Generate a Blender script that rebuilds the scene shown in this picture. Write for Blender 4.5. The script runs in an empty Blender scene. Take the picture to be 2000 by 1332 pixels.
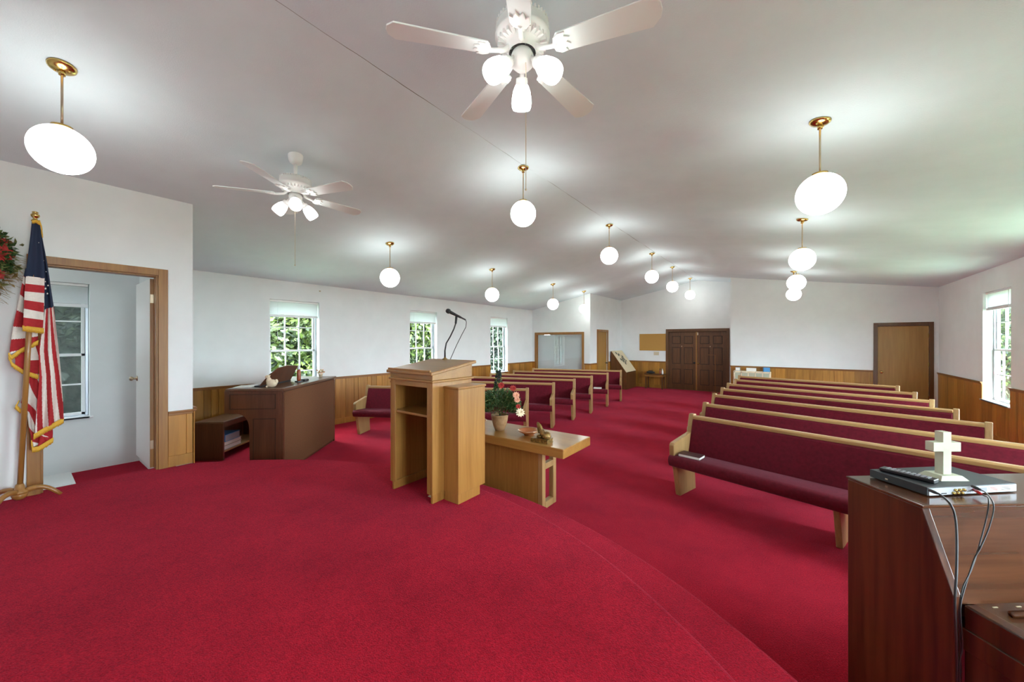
import bpy, math, random
from mathutils import Vector, Matrix
random.seed(7)
PI = math.pi
C = bpy.context.scene.collection
SC = bpy.context.scene

# ------------------------------------------------------------------ camera, world, sun, exposure
YAW = math.atan(540 / 725.0)
SN, CS = math.sin(YAW), math.cos(YAW)
HC = 1.70
cam_d = bpy.data.cameras.new('camera')
cam = bpy.data.objects.new('camera', cam_d)
C.objects.link(cam)
cam.location = (0, 0, HC)
cam.rotation_euler = (PI / 2, 0, YAW)
cam_d.sensor_width = 36
cam_d.lens = 36 * 725 / 2000.0
cam_d.clip_start = 0.02
cam_d.clip_end = 200
SC.camera = cam

SC.view_settings.view_transform = 'Standard'
SC.view_settings.look = 'None'
SC.view_settings.gamma = 1
SC.view_settings.use_curve_mapping = False
SC.view_settings.exposure = 1.72
SC.cycles.max_bounces = 8
SC.cycles.diffuse_bounces = 6
SC.cycles.glossy_bounces = 3
SC.cycles.transparent_max_bounces = 16
SC.cycles.caustics_reflective = False
SC.cycles.caustics_refractive = False
SC.cycles.sample_clamp_indirect = 4.0
try:
    SC.cycles.use_denoising = True
except Exception:
    pass

GLOBE_E = 4.6
SHADE_E = 2.4
w = bpy.data.worlds.new('world')
SC.world = w
w.use_nodes = True
wn = w.node_tree
bg = wn.nodes['Background']
bg.inputs[0].default_value = (0.80, 0.925, 1.0, 1)
bg.inputs[1].default_value = 16.0
sd = bpy.data.lights.new('sun', 'SUN')
sd.energy = 9.0
sd.angle = 0.02
sd.color = (1.0, 0.95, 0.84)
sun = bpy.data.objects.new('sun', sd)
C.objects.link(sun)
sun.location = (10, -20, 30)
sun.rotation_euler = Vector((-0.42, 0.8, -1.2)).to_track_quat('-Z', 'Y').to_euler()
# sky light entering through each window opening (portals only guide the sky's own light)
WL = [(-0.27, 0.60), (2.72, 3.59), (5.77, 6.64), (8.82, 9.69), (11.87, 12.74)]  # last opening is unseen, added to backlight the nursery blind
WR = [(0.2, 1.25), (3.25, 4.30), (6.30, 7.35), (9.35, 10.40)]  # all but the last are unseen openings added for daylight
def portal(x, y0, y1, z0, z1, sx):
    ld = bpy.data.lights.new('window_portal', 'AREA')
    ld.shape = 'RECTANGLE'; ld.size = z1 - z0; ld.size_y = y1 - y0
    ld.cycles.is_portal = True
    o = bpy.data.objects.new('window_portal', ld); C.objects.link(o)
    o.location = (x, (y0 + y1) / 2, (z0 + z1) / 2)
    o.rotation_euler = (0, -PI / 2 * sx, 0)
for a, b in WL: portal(-7.63, a, b, .69, 2.45, 1)
for a, b in WR: portal(3.03, a, b, .64, 2.56, -1)

# ------------------------------------------------------------------ materials
def new_mat(name):
    m = bpy.data.materials.new(name); m.use_nodes = True
    return m, m.node_tree, m.node_tree.nodes['Principled BSDF']
def setp(b, **k):
    for kk, v in k.items():
        n = kk.replace('_', ' ')
        if n in b.inputs:
            b.inputs[n].default_value = (*v, 1) if isinstance(v, tuple) and len(v) == 3 else v
def noise_mix(nt, b, c1, c2, scale, detail=3, stretch=None, coord='Object', bump=0, bscale=None, bdist=0.01, rough=.6):
    tc = nt.nodes.new('ShaderNodeTexCoord')
    mp = nt.nodes.new('ShaderNodeMapping')
    if stretch: mp.inputs['Scale'].default_value = stretch
    nt.links.new(tc.outputs[coord], mp.inputs[0])
    n = nt.nodes.new('ShaderNodeTexNoise'); n.inputs['Scale'].default_value = scale; n.inputs['Detail'].default_value = detail
    n.inputs['Roughness'].default_value = rough
    nt.links.new(mp.outputs[0], n.inputs['Vector'])
    r = nt.nodes.new('ShaderNodeValToRGB')
    r.color_ramp.elements[0].position = .3; r.color_ramp.elements[1].position = .7
    r.color_ramp.elements[0].color = (*c1, 1); r.color_ramp.elements[1].color = (*c2, 1)
    nt.links.new(n.outputs['Fac'], r.inputs[0]); nt.links.new(r.outputs[0], b.inputs['Base Color'])
    if bump:
        n2 = nt.nodes.new('ShaderNodeTexNoise'); n2.inputs['Scale'].default_value = bscale or scale; n2.inputs['Detail'].default_value = 2
        nt.links.new(tc.outputs[coord], n2.inputs['Vector'])
        bp = nt.nodes.new('ShaderNodeBump'); bp.inputs['Strength'].default_value = bump; bp.inputs['Distance'].default_value = bdist
        nt.links.new(n2.outputs['Fac'], bp.inputs['Height']); nt.links.new(bp.outputs[0], b.inputs['Normal'])
    return r
def plain(name, col, rough=.5, metal=0, **k):
    m, nt, b = new_mat(name); setp(b, Base_Color=col, Roughness=rough, Metallic=metal, **k)
    return m
def speck(name, c1, c2, scale=40, rough=.6, bump=.1, bscale=None, **k):
    m, nt, b = new_mat(name); setp(b, Roughness=rough, **k)
    noise_mix(nt, b, c1, c2, scale, bump=bump, bscale=bscale, bdist=.002)
    return m
def wood(name, c1, c2, axis='z', rough=.4, scale=7, island=.0, fine=60, coat=.0):
    """fine grained wood, grain runs along axis"""
    m, nt, b = new_mat(name); setp(b, Roughness=rough, Coat_Weight=coat, Coat_Roughness=.15)
    N, L = nt.nodes, nt.links
    tc = N.new('ShaderNodeTexCoord'); mp = N.new('ShaderNodeMapping')
    st = {'x': (.06, 1, 1), 'y': (1, .06, 1), 'z': (1, 1, .06)}[axis]
    mp.inputs['Scale'].default_value = st
    L.new(tc.outputs['Object'], mp.inputs[0])
    geo = N.new('ShaderNodeNewGeometry')
    add = N.new('ShaderNodeVectorMath'); add.operation = 'ADD'
    mul = N.new('ShaderNodeMath'); mul.operation = 'MULTIPLY'; mul.inputs[1].default_value = 13.0
    L.new(geo.outputs['Random Per Island'], mul.inputs[0])
    L.new(mp.outputs[0], add.inputs[0]); L.new(mul.outputs[0], add.inputs[1])
    n1 = N.new('ShaderNodeTexNoise'); n1.inputs['Scale'].default_value = scale; n1.inputs['Detail'].default_value = 4; n1.inputs['Distortion'].default_value = .8
    n2 = N.new('ShaderNodeTexNoise'); n2.inputs['Scale'].default_value = fine; n2.inputs['Detail'].default_value = 3
    L.new(add.outputs[0], n1.inputs['Vector']); L.new(add.outputs[0], n2.inputs['Vector'])
    mx = N.new('ShaderNodeMath'); mx.operation = 'MULTIPLY_ADD'; mx.inputs[1].default_value = .45
    L.new(n2.outputs['Fac'], mx.inputs[0])
    h = N.new('ShaderNodeMath'); h.operation = 'MULTIPLY'; h.inputs[1].default_value = .55
    L.new(n1.outputs['Fac'], h.inputs[0]); L.new(h.outputs[0], mx.inputs[2])
    r = N.new('ShaderNodeValToRGB')
    r.color_ramp.elements[0].position = .36; r.color_ramp.elements[1].position = .62
    r.color_ramp.elements[0].color = (*c1, 1); r.color_ramp.elements[1].color = (*c2, 1)
    L.new(mx.outputs[0], r.inputs[0])
    if island:
        hv = N.new('ShaderNodeHueSaturation')
        mr = N.new('ShaderNodeMapRange'); mr.inputs['To Min'].default_value = 1 - island; mr.inputs['To Max'].default_value = 1 + island
        L.new(geo.outputs['Random Per Island'], mr.inputs['Value']); L.new(mr.outputs[0], hv.inputs['Value'])
        L.new(r.outputs[0], hv.inputs['Color']); L.new(hv.outputs[0], b.inputs['Base Color'])
    else:
        L.new(r.outputs[0], b.inputs['Base Color'])
    bp = N.new('ShaderNodeBump'); bp.inputs['Strength'].default_value = .08; bp.inputs['Distance'].default_value = .002
    L.new(n2.outputs['Fac'], bp.inputs['Height']); L.new(bp.outputs[0], b.inputs['Normal'])
    return m
def emis(name, col, s):
    m, nt, b = new_mat(name); setp(b, Base_Color=(.9, .9, .88), Roughness=.3, Emission_Color=col, Emission_Strength=s)
    return m

M = {}
M['wall'] = speck('wall_paint', (.765, .795, .80), (.805, .835, .84), 3, .7, .12, 220)
# ceiling: textured paint and a hairline crack along the ridge joint
m, nt, b = new_mat('ceiling_paint'); setp(b, Roughness=.85)
r_ = noise_mix(nt, b, (.675, .765, .815), (.715, .805, .855), 2.5, bump=.35, bscale=120, bdist=.004)
N, L = nt.nodes, nt.links
tc = N.new('ShaderNodeTexCoord'); sp = N.new('ShaderNodeSeparateXYZ'); L.new(tc.outputs['Object'], sp.inputs[0])
wob = N.new('ShaderNodeTexNoise'); wob.inputs['Scale'].default_value = 2.2; L.new(tc.outputs['Object'], wob.inputs['Vector'])
a1 = N.new('ShaderNodeMath'); a1.operation = 'ADD'; a1.inputs[1].default_value = 2.5 + .04 - .02; L.new(sp.outputs[0], a1.inputs[0])
a2 = N.new('ShaderNodeMath'); a2.operation = 'MULTIPLY_ADD'; a2.inputs[1].default_value = -.04; L.new(wob.outputs['Fac'], a2.inputs[0]); L.new(a1.outputs[0], a2.inputs[2])
a3 = N.new('ShaderNodeMath'); a3.operation = 'ABSOLUTE'; L.new(a2.outputs[0], a3.inputs[0])
a4 = N.new('ShaderNodeMath'); a4.operation = 'LESS_THAN'; a4.inputs[1].default_value = .0028; L.new(a3.outputs[0], a4.inputs[0])
gap = N.new('ShaderNodeTexNoise'); gap.noise_dimensions = '1D'; gap.inputs['Scale'].default_value = .9; L.new(sp.outputs[1], gap.inputs['W'])
g2 = N.new('ShaderNodeMapRange'); g2.inputs['From Min'].default_value = .40; g2.inputs['From Max'].default_value = .56; L.new(gap.outputs['Fac'], g2.inputs['Value'])
g3 = N.new('ShaderNodeMath'); g3.operation = 'MULTIPLY'; L.new(g2.outputs[0], g3.inputs[0]); L.new(a4.outputs[0], g3.inputs[1])
mxc = N.new('ShaderNodeMixRGB'); L.new(g3.outputs[0], mxc.inputs[0]); L.new(r_.outputs[0], mxc.inputs[1]); mxc.inputs[2].default_value = (.12, .11, .10, 1)
L.new(mxc.outputs[0], b.inputs['Base Color'])
M['ceiling'] = m
# carpet
m, nt, b = new_mat('red_carpet'); setp(b, Roughness=.95, Sheen_Weight=.11, Sheen_Roughness=.5, Sheen_Tint=(1, .42, .75), Specular_IOR_Level=.04)
r_ = noise_mix(nt, b, (.31, .004, .012), (.45, .008, .021), 2.2, 6, rough=.75, bump=.9, bscale=170, bdist=.006)
N, L = nt.nodes, nt.links
tc = N.new('ShaderNodeTexCoord'); fn = N.new('ShaderNodeTexNoise'); fn.inputs['Scale'].default_value = 120; fn.inputs['Detail'].default_value = 2
L.new(tc.outputs['Object'], fn.inputs['Vector'])
fr = N.new('ShaderNodeMapRange'); fr.inputs['From Min'].default_value = .3; fr.inputs['From Max'].default_value = .7; fr.inputs['To Min'].default_value = .62; fr.inputs['To Max'].default_value = 1.25
L.new(fn.outputs['Fac'], fr.inputs['Value'])
hv = N.new('ShaderNodeHueSaturation'); L.new(fr.outputs[0], hv.inputs['Value']); L.new(r_.outputs[0], hv.inputs['Color']); L.new(hv.outputs[0], b.inputs['Base Color'])
M['carpet'] = m
m, nt, b = new_mat('maroon_fabric'); setp(b, Roughness=.85, Sheen_Weight=.10, Sheen_Roughness=.4, Sheen_Tint=(1, .45, .6), Specular_IOR_Level=.2)
noise_mix(nt, b, (.088, .0035, .010), (.130, .0055, .016), 30, bump=.3, bscale=500, bdist=.001)
M['fabric'] = m
M['oak'] = wood('oak', (0.3047, 0.1529, 0.0428), (0.4352, 0.2421, 0.0806), 'z', .38, coat=.15)
M['oakx'] = wood('oak_rail', (0.3192, 0.1720, 0.0605), (0.4497, 0.2675, 0.1058), 'x', .38, coat=.15)
M['oaky'] = wood('oak_panel', (0.2902, 0.1624, 0.0605), (0.4062, 0.2452, 0.1008), 'z', .42)
M['lectern'] = wood('honey_oak', (0.2693, 0.1165, 0.0232), (0.3672, 0.1785, 0.0414), 'z', .36, coat=.25)
M['lecternx'] = wood('honey_oak_board', (0.2693, 0.1165, 0.0232), (0.3672, 0.1785, 0.0414), 'x', .33, coat=.3)
M['panel'] = wood('panelling', (0.2650, 0.1085, 0.0118), (0.4122, 0.1930, 0.0286), 'z', .42, 5, island=.22, fine=35)
M['railx'] = wood('chair_rail_x', (0.1924, 0.0736, 0.0140), (0.2664, 0.1088, 0.0225), 'x', .4)
M['raily'] = wood('chair_rail_y', (0.1924, 0.0736, 0.0140), (0.2664, 0.1088, 0.0225), 'y', .4)
M['casing'] = wood('door_casing', (0.23, 0.098, 0.018), (0.33, 0.15, 0.03), 'z', .38)
M['darkdoor'] = wood('dark_door', (0.0703, 0.0269, 0.0070), (0.1369, 0.0544, 0.0150), 'z', .4)
M['flush'] = wood('flush_door', (0.29, 0.145, 0.028), (0.38, 0.205, 0.045), 'z', .45, 3, fine=25)
M['darkcasing'] = wood('dark_casing', (0.0888, 0.0352, 0.0090), (0.1332, 0.0544, 0.0150), 'z', .4)
M['piano'] = wood('piano_mahogany', (0.026, 0.0065, 0.0022), (0.115, 0.034, 0.01), 'z', .3, 3, fine=30, coat=.35)
M['pianox'] = wood('piano_mahogany_top', (0.045, 0.014, 0.005), (0.1, 0.034, 0.013), 'x', .22, 3, fine=30, coat=.5)
M['organ'] = wood('organ_walnut', (0.072, 0.024, 0.01), (0.115, 0.04, 0.017), 'z', .35)
M['organx'] = wood('organ_top', (0.085, 0.038, 0.018), (0.135, 0.06, 0.03), 'x', .3)
M['weave'] = speck('organ_grille_cloth', (0.0850, 0.0288, 0.0075), (0.1615, 0.0600, 0.0165), 90, .8, .4, 90)
M['brass'] = plain('brass', (.62, .42, .14), .22, 1)
M['nickel'] = plain('aged_brass', (.50, .40, .28), .3, 1)
M['gold'] = speck('gold_fringe', (.55, .30, .02), (.85, .52, .06), 300, .6, .4, 300)
M['bronze'] = speck('bronze_gilt', (.08, .035, .010), (.36, .22, .06), 45, .35, .3, 60, Metallic=.5)
M['white'] = plain('white_enamel', (.86, .86, .85), .35)
M['blade'] = plain('white_blade', (.80, .86, .86), .45)
M['vinyl'] = plain('white_vinyl', (.80, .81, .83), .4)
M['alu'] = plain('aluminium', (.42, .45, .50), .35, .7)
m, nt, b = new_mat('translucent_blind'); N, L = nt.nodes, nt.links
setp(b, Base_Color=(.84, .85, .86), Roughness=.6)
tl = N.new('ShaderNodeBsdfTranslucent'); tl.inputs[0].default_value = (.8, .8, .8, 1); mx = N.new('ShaderNodeMixShader'); mx.inputs[0].default_value = .35
L.new(b.outputs[0], mx.inputs[1]); L.new(tl.outputs[0], mx.inputs[2]); L.new(mx.outputs[0], N['Material Output'].inputs[0])
M['vblind'] = m
M['blind'] = plain('white_blind', (.86, .87, .89), .5, Subsurface_Weight=.0)
M['globe'] = emis('opal_globe', (.97, 1.0, .95), GLOBE_E)
M['shade'] = emis('opal_shade', (.95, 1.0, .95), SHADE_E)
M['shade_off'] = emis('opal_shade_dim', (1.0, .98, .95), .5)
M['black'] = plain('black_plastic', (.012, .012, .013), .35)
M['blackm'] = plain('black_matte', (.02, .02, .022), .6)
M['dvd'] = plain('dvd_lid', (.035, .04, .045), .45)
M['silver'] = plain('silver_back', (.62, .66, .72), .4, .3)
M['red'] = plain('red_plastic', (.55, .02, .015), .35)
M['cream'] = speck('cream_ceramic', (.72, .58, .40), (.82, .70, .52), 30, .5)
M['crossp'] = speck('ivory_wood', (.52, .54, .40), (.60, .61, .47), 12, .5)
M['terracotta'] = speck('terracotta', (0.22, 0.11, 0.04), (0.36, 0.21, 0.1), 18, .6, .5, 25)
M['copper'] = plain('orange_glaze', (.50, .17, .06), .15, .2)
M['leaf'] = speck('leaf_green', (.018, .055, .018), (.06, .14, .035), 25, .5)
M['leaf2'] = speck('leaf_pale', (.12, .16, .05), (.24, .26, .09), 25, .5)
M['dryleaf'] = speck('dry_leaf', (.22, .14, .04), (.38, .28, .10), 25, .7)
M['spike'] = plain('dark_blue_florets', (.03, .05, .07), .7)
M['petalr'] = plain('red_petal', (.45, .035, .03), .6)
M['petalp'] = plain('peach_petal', (.80, .42, .28), .6)
M['petalw'] = plain('cream_petal', (.85, .75, .55), .6)
M['blue'] = plain('navy_cloth', (.012, .022, .055), .85)
M['flagred'] = speck('red_cloth', (.36, .012, .018), (.44, .02, .025), 60, .85)
M['flagwhite'] = speck('white_cloth', (.72, .66, .60), (.80, .75, .69), 60, .85)
M['cork'] = speck('cork', (.42, .22, .05), (.56, .32, .085), 60, .8)
M['paper'] = plain('paper', (.82, .80, .76), .7)
M['paperc'] = plain('cream_board', (.70, .58, .38), .7)
M['photo'] = speck('dark_photo', (.02, .03, .02), (.10, .11, .08), 40, .5)
M['bluebox'] = plain('blue_box', (.06, .26, .55), .5)
M['greybox'] = plain('grey_box', (.32, .33, .36), .6)
M['plate'] = plain('ivory_plate', (.62, .54, .38), .4)
M['maroonbook'] = plain('book_cover', (.05, .012, .015), .5)
M['amber'] = plain('amber_wax', (.30, .06, .02), .3)
M['groove'] = plain('dark_groove', (.03, .013, .005), .6)
M['lawn'] = speck('bounce_lawn', (.27, .36, .24), (.34, .44, .29), 3, .9, .4, 30)  # pale green, meant to reflect daylight into the rooms
M['grille'] = plain('grille_green', (.42, .44, .33), .6)
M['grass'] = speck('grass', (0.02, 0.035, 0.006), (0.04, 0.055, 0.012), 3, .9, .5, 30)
M['bark'] = speck('bark', (.10, .07, .05), (.18, .13, .09), 20, .9, .5)
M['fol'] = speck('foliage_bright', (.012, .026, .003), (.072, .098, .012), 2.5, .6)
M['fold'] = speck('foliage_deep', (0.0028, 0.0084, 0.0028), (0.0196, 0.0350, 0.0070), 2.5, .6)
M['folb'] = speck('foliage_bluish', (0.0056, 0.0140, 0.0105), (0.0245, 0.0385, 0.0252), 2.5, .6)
def glass_mat(name, base):
  m, nt, b = new_mat(name)
  N, L = nt.nodes, nt.links
  N.remove(b)
  tr = N.new('ShaderNodeBsdfTransparent'); tr.inputs[0].default_value = (.94, .96, .96, 1)
  gl = N.new('ShaderNodeBsdfGlossy'); gl.inputs['Roughness'].default_value = .02
  lw = N.new('ShaderNodeLayerWeight'); lw.inputs[0].default_value = .5
  fz0 = N.new('ShaderNodeMath'); fz0.operation = 'POWER'; fz0.inputs[1].default_value = 4.0; L.new(lw.outputs['Facing'], fz0.inputs[0])
  fz = N.new('ShaderNodeMath'); fz.operation = 'MULTIPLY_ADD'; fz.inputs[1].default_value = .2; fz.inputs[2].default_value = base; L.new(fz0.outputs[0], fz.inputs[0])
  mx = N.new('ShaderNodeMixShader'); L.new(fz.outputs[0], mx.inputs[0]); L.new(tr.outputs[0], mx.inputs[1]); L.new(gl.outputs[0], mx.inputs[2])
  L.new(mx.outputs[0], N['Material Output'].inputs[0])
  return m
M['glass'] = glass_mat('window_glass', .001)
M['glass2'] = glass_mat('inner_window_glass', .06)
m, nt, b = new_mat('frosted_glass'); setp(b, Base_Color=(.30, .36, .33), Roughness=.35, Transmission_Weight=.0, Alpha=.7)
noise_mix(nt, b, (.02, .035, .03), (.09, .12, .10), 14, bump=.6, bscale=60, bdist=.004)
M['frost'] = m

# ------------------------------------------------------------------ mesh helpers
class MB:
    def __init__(s): s.v = []; s.f = []; s.mi = []; s.sm = []
    def add(s, vs, fs, mi=0, sm=False):
        o = len(s.v); s.v += [tuple(v) for v in vs]
        for q in fs: s.f.append([i + o for i in q]); s.mi.append(mi); s.sm.append(sm)
        return s
    def box(s, x0, x1, y0, y1, z0, z1, mi=0, M4=None):
        vs = [Vector(p) for p in ((x0, y0, z0), (x1, y0, z0), (x1, y1, z0), (x0, y1, z0), (x0, y0, z1), (x1, y0, z1), (x1, y1, z1), (x0, y1, z1))]
        if M4 is not None: vs = [M4 @ v for v in vs]
        return s.add(vs, [(0, 3, 2, 1), (4, 5, 6, 7), (0, 1, 5, 4), (1, 2, 6, 5), (2, 3, 7, 6), (3, 0, 4, 7)], mi)
    def prism(s, pts, fa, fb, mi=0, sm=False):
        """pts: 2D outline; fa/fb map 2D -> 3D for both ends"""
        n = len(pts); vs = [fa(*p) for p in pts] + [fb(*p) for p in pts]
        s.add(vs, [list(range(n))[::-1], [i + n for i in range(n)]], mi)
        o = len(s.v) - 2 * n
        for i in range(n):
            j = (i + 1) % n
            s.f.append([o + i, o + j, o + j + n, o + i + n]); s.mi.append(mi); s.sm.append(sm)
        return s
    def xprism(s, pts, x0, x1, mi=0, sm=False):   # outline in (y,z)
        return s.prism(pts, lambda a, b: (x0, a, b), lambda a, b: (x1, a, b), mi, sm)
    def yprism(s, pts, y0, y1, mi=0, sm=False):   # outline in (x,z)
        return s.prism(pts, lambda a, b: (a, y0, b), lambda a, b: (a, y1, b), mi, sm)
    def zprism(s, pts, z0, z1, mi=0, sm=False):
        return s.prism(pts, lambda a, b: (a, b, z0), lambda a, b: (a, b, z1), mi, sm)
    def lathe(s, prof, n=24, mi=0, M4=None, cap=True, sm=True):
        vs = []; k = len(prof)
        for i in range(n):
            a = 2 * PI * i / n
            for r, z in prof: vs.append(Vector((r * math.cos(a), r * math.sin(a), z)))
        if M4 is not None: vs = [M4 @ v for v in vs]
        fs = []
        for i in range(n):
            j = (i + 1) % n
            for q in range(k - 1): fs.append((i * k + q, j * k + q, j * k + q + 1, i * k + q + 1))
        s.add(vs, fs, mi, sm)
        if cap:
            o = len(s.v) - len(vs)
            s.f.append([o + i * k for i in range(n)][::-1]); s.mi.append(mi); s.sm.append(False)
            s.f.append([o + i * k + k - 1 for i in range(n)]); s.mi.append(mi); s.sm.append(False)
        return s
    def tube(s, path, r, n=8, mi=0, cap=True):
        P = [Vector(p) for p in path]; k = len(P)
        R = r if isinstance(r, (list, tuple)) else [r] * k
        up = Vector((0, 0, 1)); vs = []; prev = None
        for i in range(k):
            t = (P[min(i + 1, k - 1)] - P[max(i - 1, 0)]).normalized()
            if prev is None:
                a = t.orthogonal().normalized()
            else:
                a = (prev - t * prev.dot(t)).normalized()
            prev = a; b_ = t.cross(a)
            for q in range(n):
                an = 2 * PI * q / n
                vs.append(P[i] + (a * math.cos(an) + b_ * math.sin(an)) * R[i])
        fs = []
        for i in range(k - 1):
            for q in range(n):
                j = (q + 1) % n
                fs.append((i * n + q, i * n + j, (i + 1) * n + j, (i + 1) * n + q))
        if cap: fs += [list(range(n))[::-1], [(k - 1) * n + q for q in range(n)]]
        return s.add(vs, fs, mi, True)
    def ball(s, c, r, n=16, mi=0, sq=(1, 1, 1)):
        m_ = max(6, n // 2); vs = []; fs = []
        c = Vector(c)
        for i in range(1, m_):
            th = PI * i / m_
            for j in range(n):
                ph = 2 * PI * j / n
                vs.append((c.x + r * sq[0] * math.sin(th) * math.cos(ph), c.y + r * sq[1] * math.sin(th) * math.sin(ph), c.z + r * sq[2] * math.cos(th)))
        for i in range(m_ - 2):
            for j in range(n):
                k = (j + 1) % n; fs.append((i * n + j, (i + 1) * n + j, (i + 1) * n + k, i * n + k))
        t = len(vs); vs.append((c.x, c.y, c.z + r * sq[2])); vs.append((c.x, c.y, c.z - r * sq[2]))
        for j in range(n):
            k = (j + 1) % n; fs.append((t, j, k)); fs.append((t + 1, (m_ - 2) * n + k, (m_ - 2) * n + j))
        return s.add(vs, fs, mi, True)
    def build(s, name, mats, parent=None, bevel=0, seg=2, loc=None, rot=None):
        me = bpy.data.meshes.new(name); me.from_pydata(s.v, [], s.f)
        if not isinstance(mats, (list, tuple)): mats = [mats]
        for m_ in mats: me.materials.append(m_)
        me.polygons.foreach_set('material_index', s.mi); me.polygons.foreach_set('use_smooth', s.sm)
        me.update()
        import bmesh
        bm = bmesh.new(); bm.from_mesh(me); bmesh.ops.recalc_face_normals(bm, faces=bm.faces); bm.to_mesh(me); bm.free()
        o = bpy.data.objects.new(name, me); C.objects.link(o)
        if parent: o.parent = parent
        if loc: o.location = loc
        if rot: o.rotation_euler = rot
        if bevel:
            b_ = o.modifiers.new('bevel', 'BEVEL'); b_.width = bevel; b_.segments = seg; b_.limit_method = 'ANGLE'; b_.angle_limit = .7
        return o
def tag(o, label=None, cat=None, group=None, kind=None):
    if label: o['label'] = label
    if cat: o['category'] = cat
    if group: o['group'] = group
    if kind: o['kind'] = kind
    return o
def thing(name, label, cat, loc=(0, 0, 0), rz=0, group=None, kind=None):
    o = bpy.data.objects.new(name, None); C.objects.link(o); o.empty_display_size = .1
    o.location = loc; o.rotation_euler = (0, 0, rz)
    return tag(o, label, cat, group, kind)
def copy_tree(o, parent=None):
    c = o.copy(); C.objects.link(c)
    if parent: c.parent = parent
    for ch in list(o.children): copy_tree(ch, c)
    return c
def struct(o, label, cat): return tag(o, label, cat, None, 'structure')
# camera frame point: F forward, Lt to the right
def cw(F, Lt, z): return Vector((-SN * F + CS * Lt, CS * F + SN * Lt, z))
def pxw(x, y, F): return cw(F, (x - 1000) / 725 * F, HC + (666 - y) / 725 * F)
def ZC(X): return 2.8 + (3.77 - 2.8) / 4.9 * (X + 7.4) if X < -2.5 else 3.77 - .82 / 5.3 * (X + 2.5)

# ------------------------------------------------------------------ room shell
CX, CY = -2.47, -1.015
fl = MB().box(-7.6, 3.0, -1.8, 14.2, -.1, 0).build('floor', M['carpet']); struct(fl, 'red carpeted nave floor', 'floor')
def arc_poly(r, xl, yb):
    y1 = CY + math.sqrt(r * r - (xl - CX) ** 2)
    a0 = math.atan2(y1 - CY, xl - CX); a1 = -math.asin(min(1, (CY - yb) / r))
    pts = [(CX + r * math.cos(a0 + (a1 - a0) * i / 90), CY + r * math.sin(a0 + (a1 - a0) * i / 90)) for i in range(91)]
    return pts
up = arc_poly(3.58, -5.3, -1.6)
up = [(-5.42, -1.6), (-5.42, 1.06), (-5.3, 1.06)] + up
p = MB().zprism(up, .177, .354).build('stage_platform', M['carpet'], bevel=.03, seg=4)
struct(p, 'curved red carpeted stage platform', 'platform')
lo = [(-5.42, -1.6), (-5.42, 1.19)] + arc_poly(4.01, -5.42, -1.6)
p = MB().zprism(lo, 0, .177).build('stage_step', M['carpet'], bevel=.03, seg=4)
struct(p, 'lower curved carpeted step around the stage', 'step')

cl = MB()
k = .16
cl.yprism([(-8.1, ZC(-8.1)), (-2.5, 3.77), (-2.5, 3.77 + k), (-8.1, ZC(-8.1) + k)], -1.9, 14.4)
cl.yprism([(-2.5, 3.77), (3.6, ZC(3.6)), (3.6, ZC(3.6) + k), (-2.5, 3.77 + k)], -1.9, 14.4)  # slabs run past the walls as added eaves shading windows from sun
struct(cl.build('ceiling', M['ceiling']), 'white textured pitched ceiling', 'ceiling')

def side_wall(mb, x0, x1, y0, y1, zt, holes, z0=0):
    """wall along Y with rectangular holes (a,b,zl,zh)"""
    y = y0
    for a, b_, zl, zh in sorted(holes):
        mb.box(x0, x1, y, a, z0, zt)
        if zl > z0: mb.box(x0, x1, a, b_, z0, zl)
        mb.box(x0, x1, a, b_, zh, zt)
        y = b_
    mb.box(x0, x1, y, y1, z0, zt)
    return mb
def gable_piece(mb, xa, xb, y0, y1, z0):
    xs = [xa] + ([-2.5] if xa < -2.5 < xb else []) + [xb]
    for p_, q in zip(xs, xs[1:]):
        mb.yprism([(p_, z0), (q, z0), (q, ZC(q) + .03), (p_, ZC(p_) + .03)], y0, y1)
def gable_wall(mb, xa, xb, y0, y1, holes):
    x = xa
    for a, b_, zl, zh in sorted(holes):
        if a > x: gable_piece(mb, x, a, y0, y1, 0)
        if zl > 0: mb.box(a, b_, y0, y1, 0, zl)
        gable_piece(mb, a, b_, y0, y1, zh)
        x = b_
    gable_piece(mb, x, xb, y0, y1, 0)
    return mb
struct(side_wall(MB(), -7.6, -7.4, -1.8, 14.2, 2.83, [(a, b_, .69, 2.45) for a, b_ in WL]).build('wall_left', M['wall']), 'white left outer wall with windows', 'wall')
struct(side_wall(MB(), 2.8, 3.0, -1.8, 14.2, 2.98, [(a, b_, .64, 2.56) for a, b_ in WR]).build('wall_right', M['wall']), 'white right outer wall with windows', 'wall')
o = MB(); gable_piece(o, -7.4, 2.8, -1.8, -1.6, 0); struct(o.build('wall_front', M['wall']), 'white wall behind the stage', 'wall')
# partition with the open doorway beside the stage
DY0, DY1 = .137, .91
o = MB()
def part_piece(y0, y1, z0): o.yprism([(-5.42, z0), (-5.30, z0), (-5.30, ZC(-5.30) + .02), (-5.42, ZC(-5.42) + .02)], y0, y1)
part_piece(-1.6, DY0, 0); part_piece(DY1, 1.187, 0); part_piece(DY0, DY1, 2.39)
gable_piece(o, -7.4, -5.42, 1.067, 1.187, 0)
struct(o.build('wall_stage_left', M['wall']), 'white partition left of the stage with a doorway', 'wall')
struct(gable_wall(MB(), -7.4, -5.27, 11.15, 11.27, [(-7.22, -5.42, .62, 1.94)]).build('wall_nursery', M['wall']), 'white back wall with the wide inner window', 'wall')
o = MB()
for y0, y1, z0 in ((11.15, 11.72, 0), (12.58, 13.95, 0), (11.72, 12.58, 2.03)):
    o.yprism([(-5.27, z0), (-5.15, z0), (-5.15, ZC(-5.15) + .02), (-5.27, ZC(-5.27) + .02)], y0, y1)
struct(o.build('wall_recess_left', M['wall']), 'white side wall of the entrance recess', 'wall')
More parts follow.
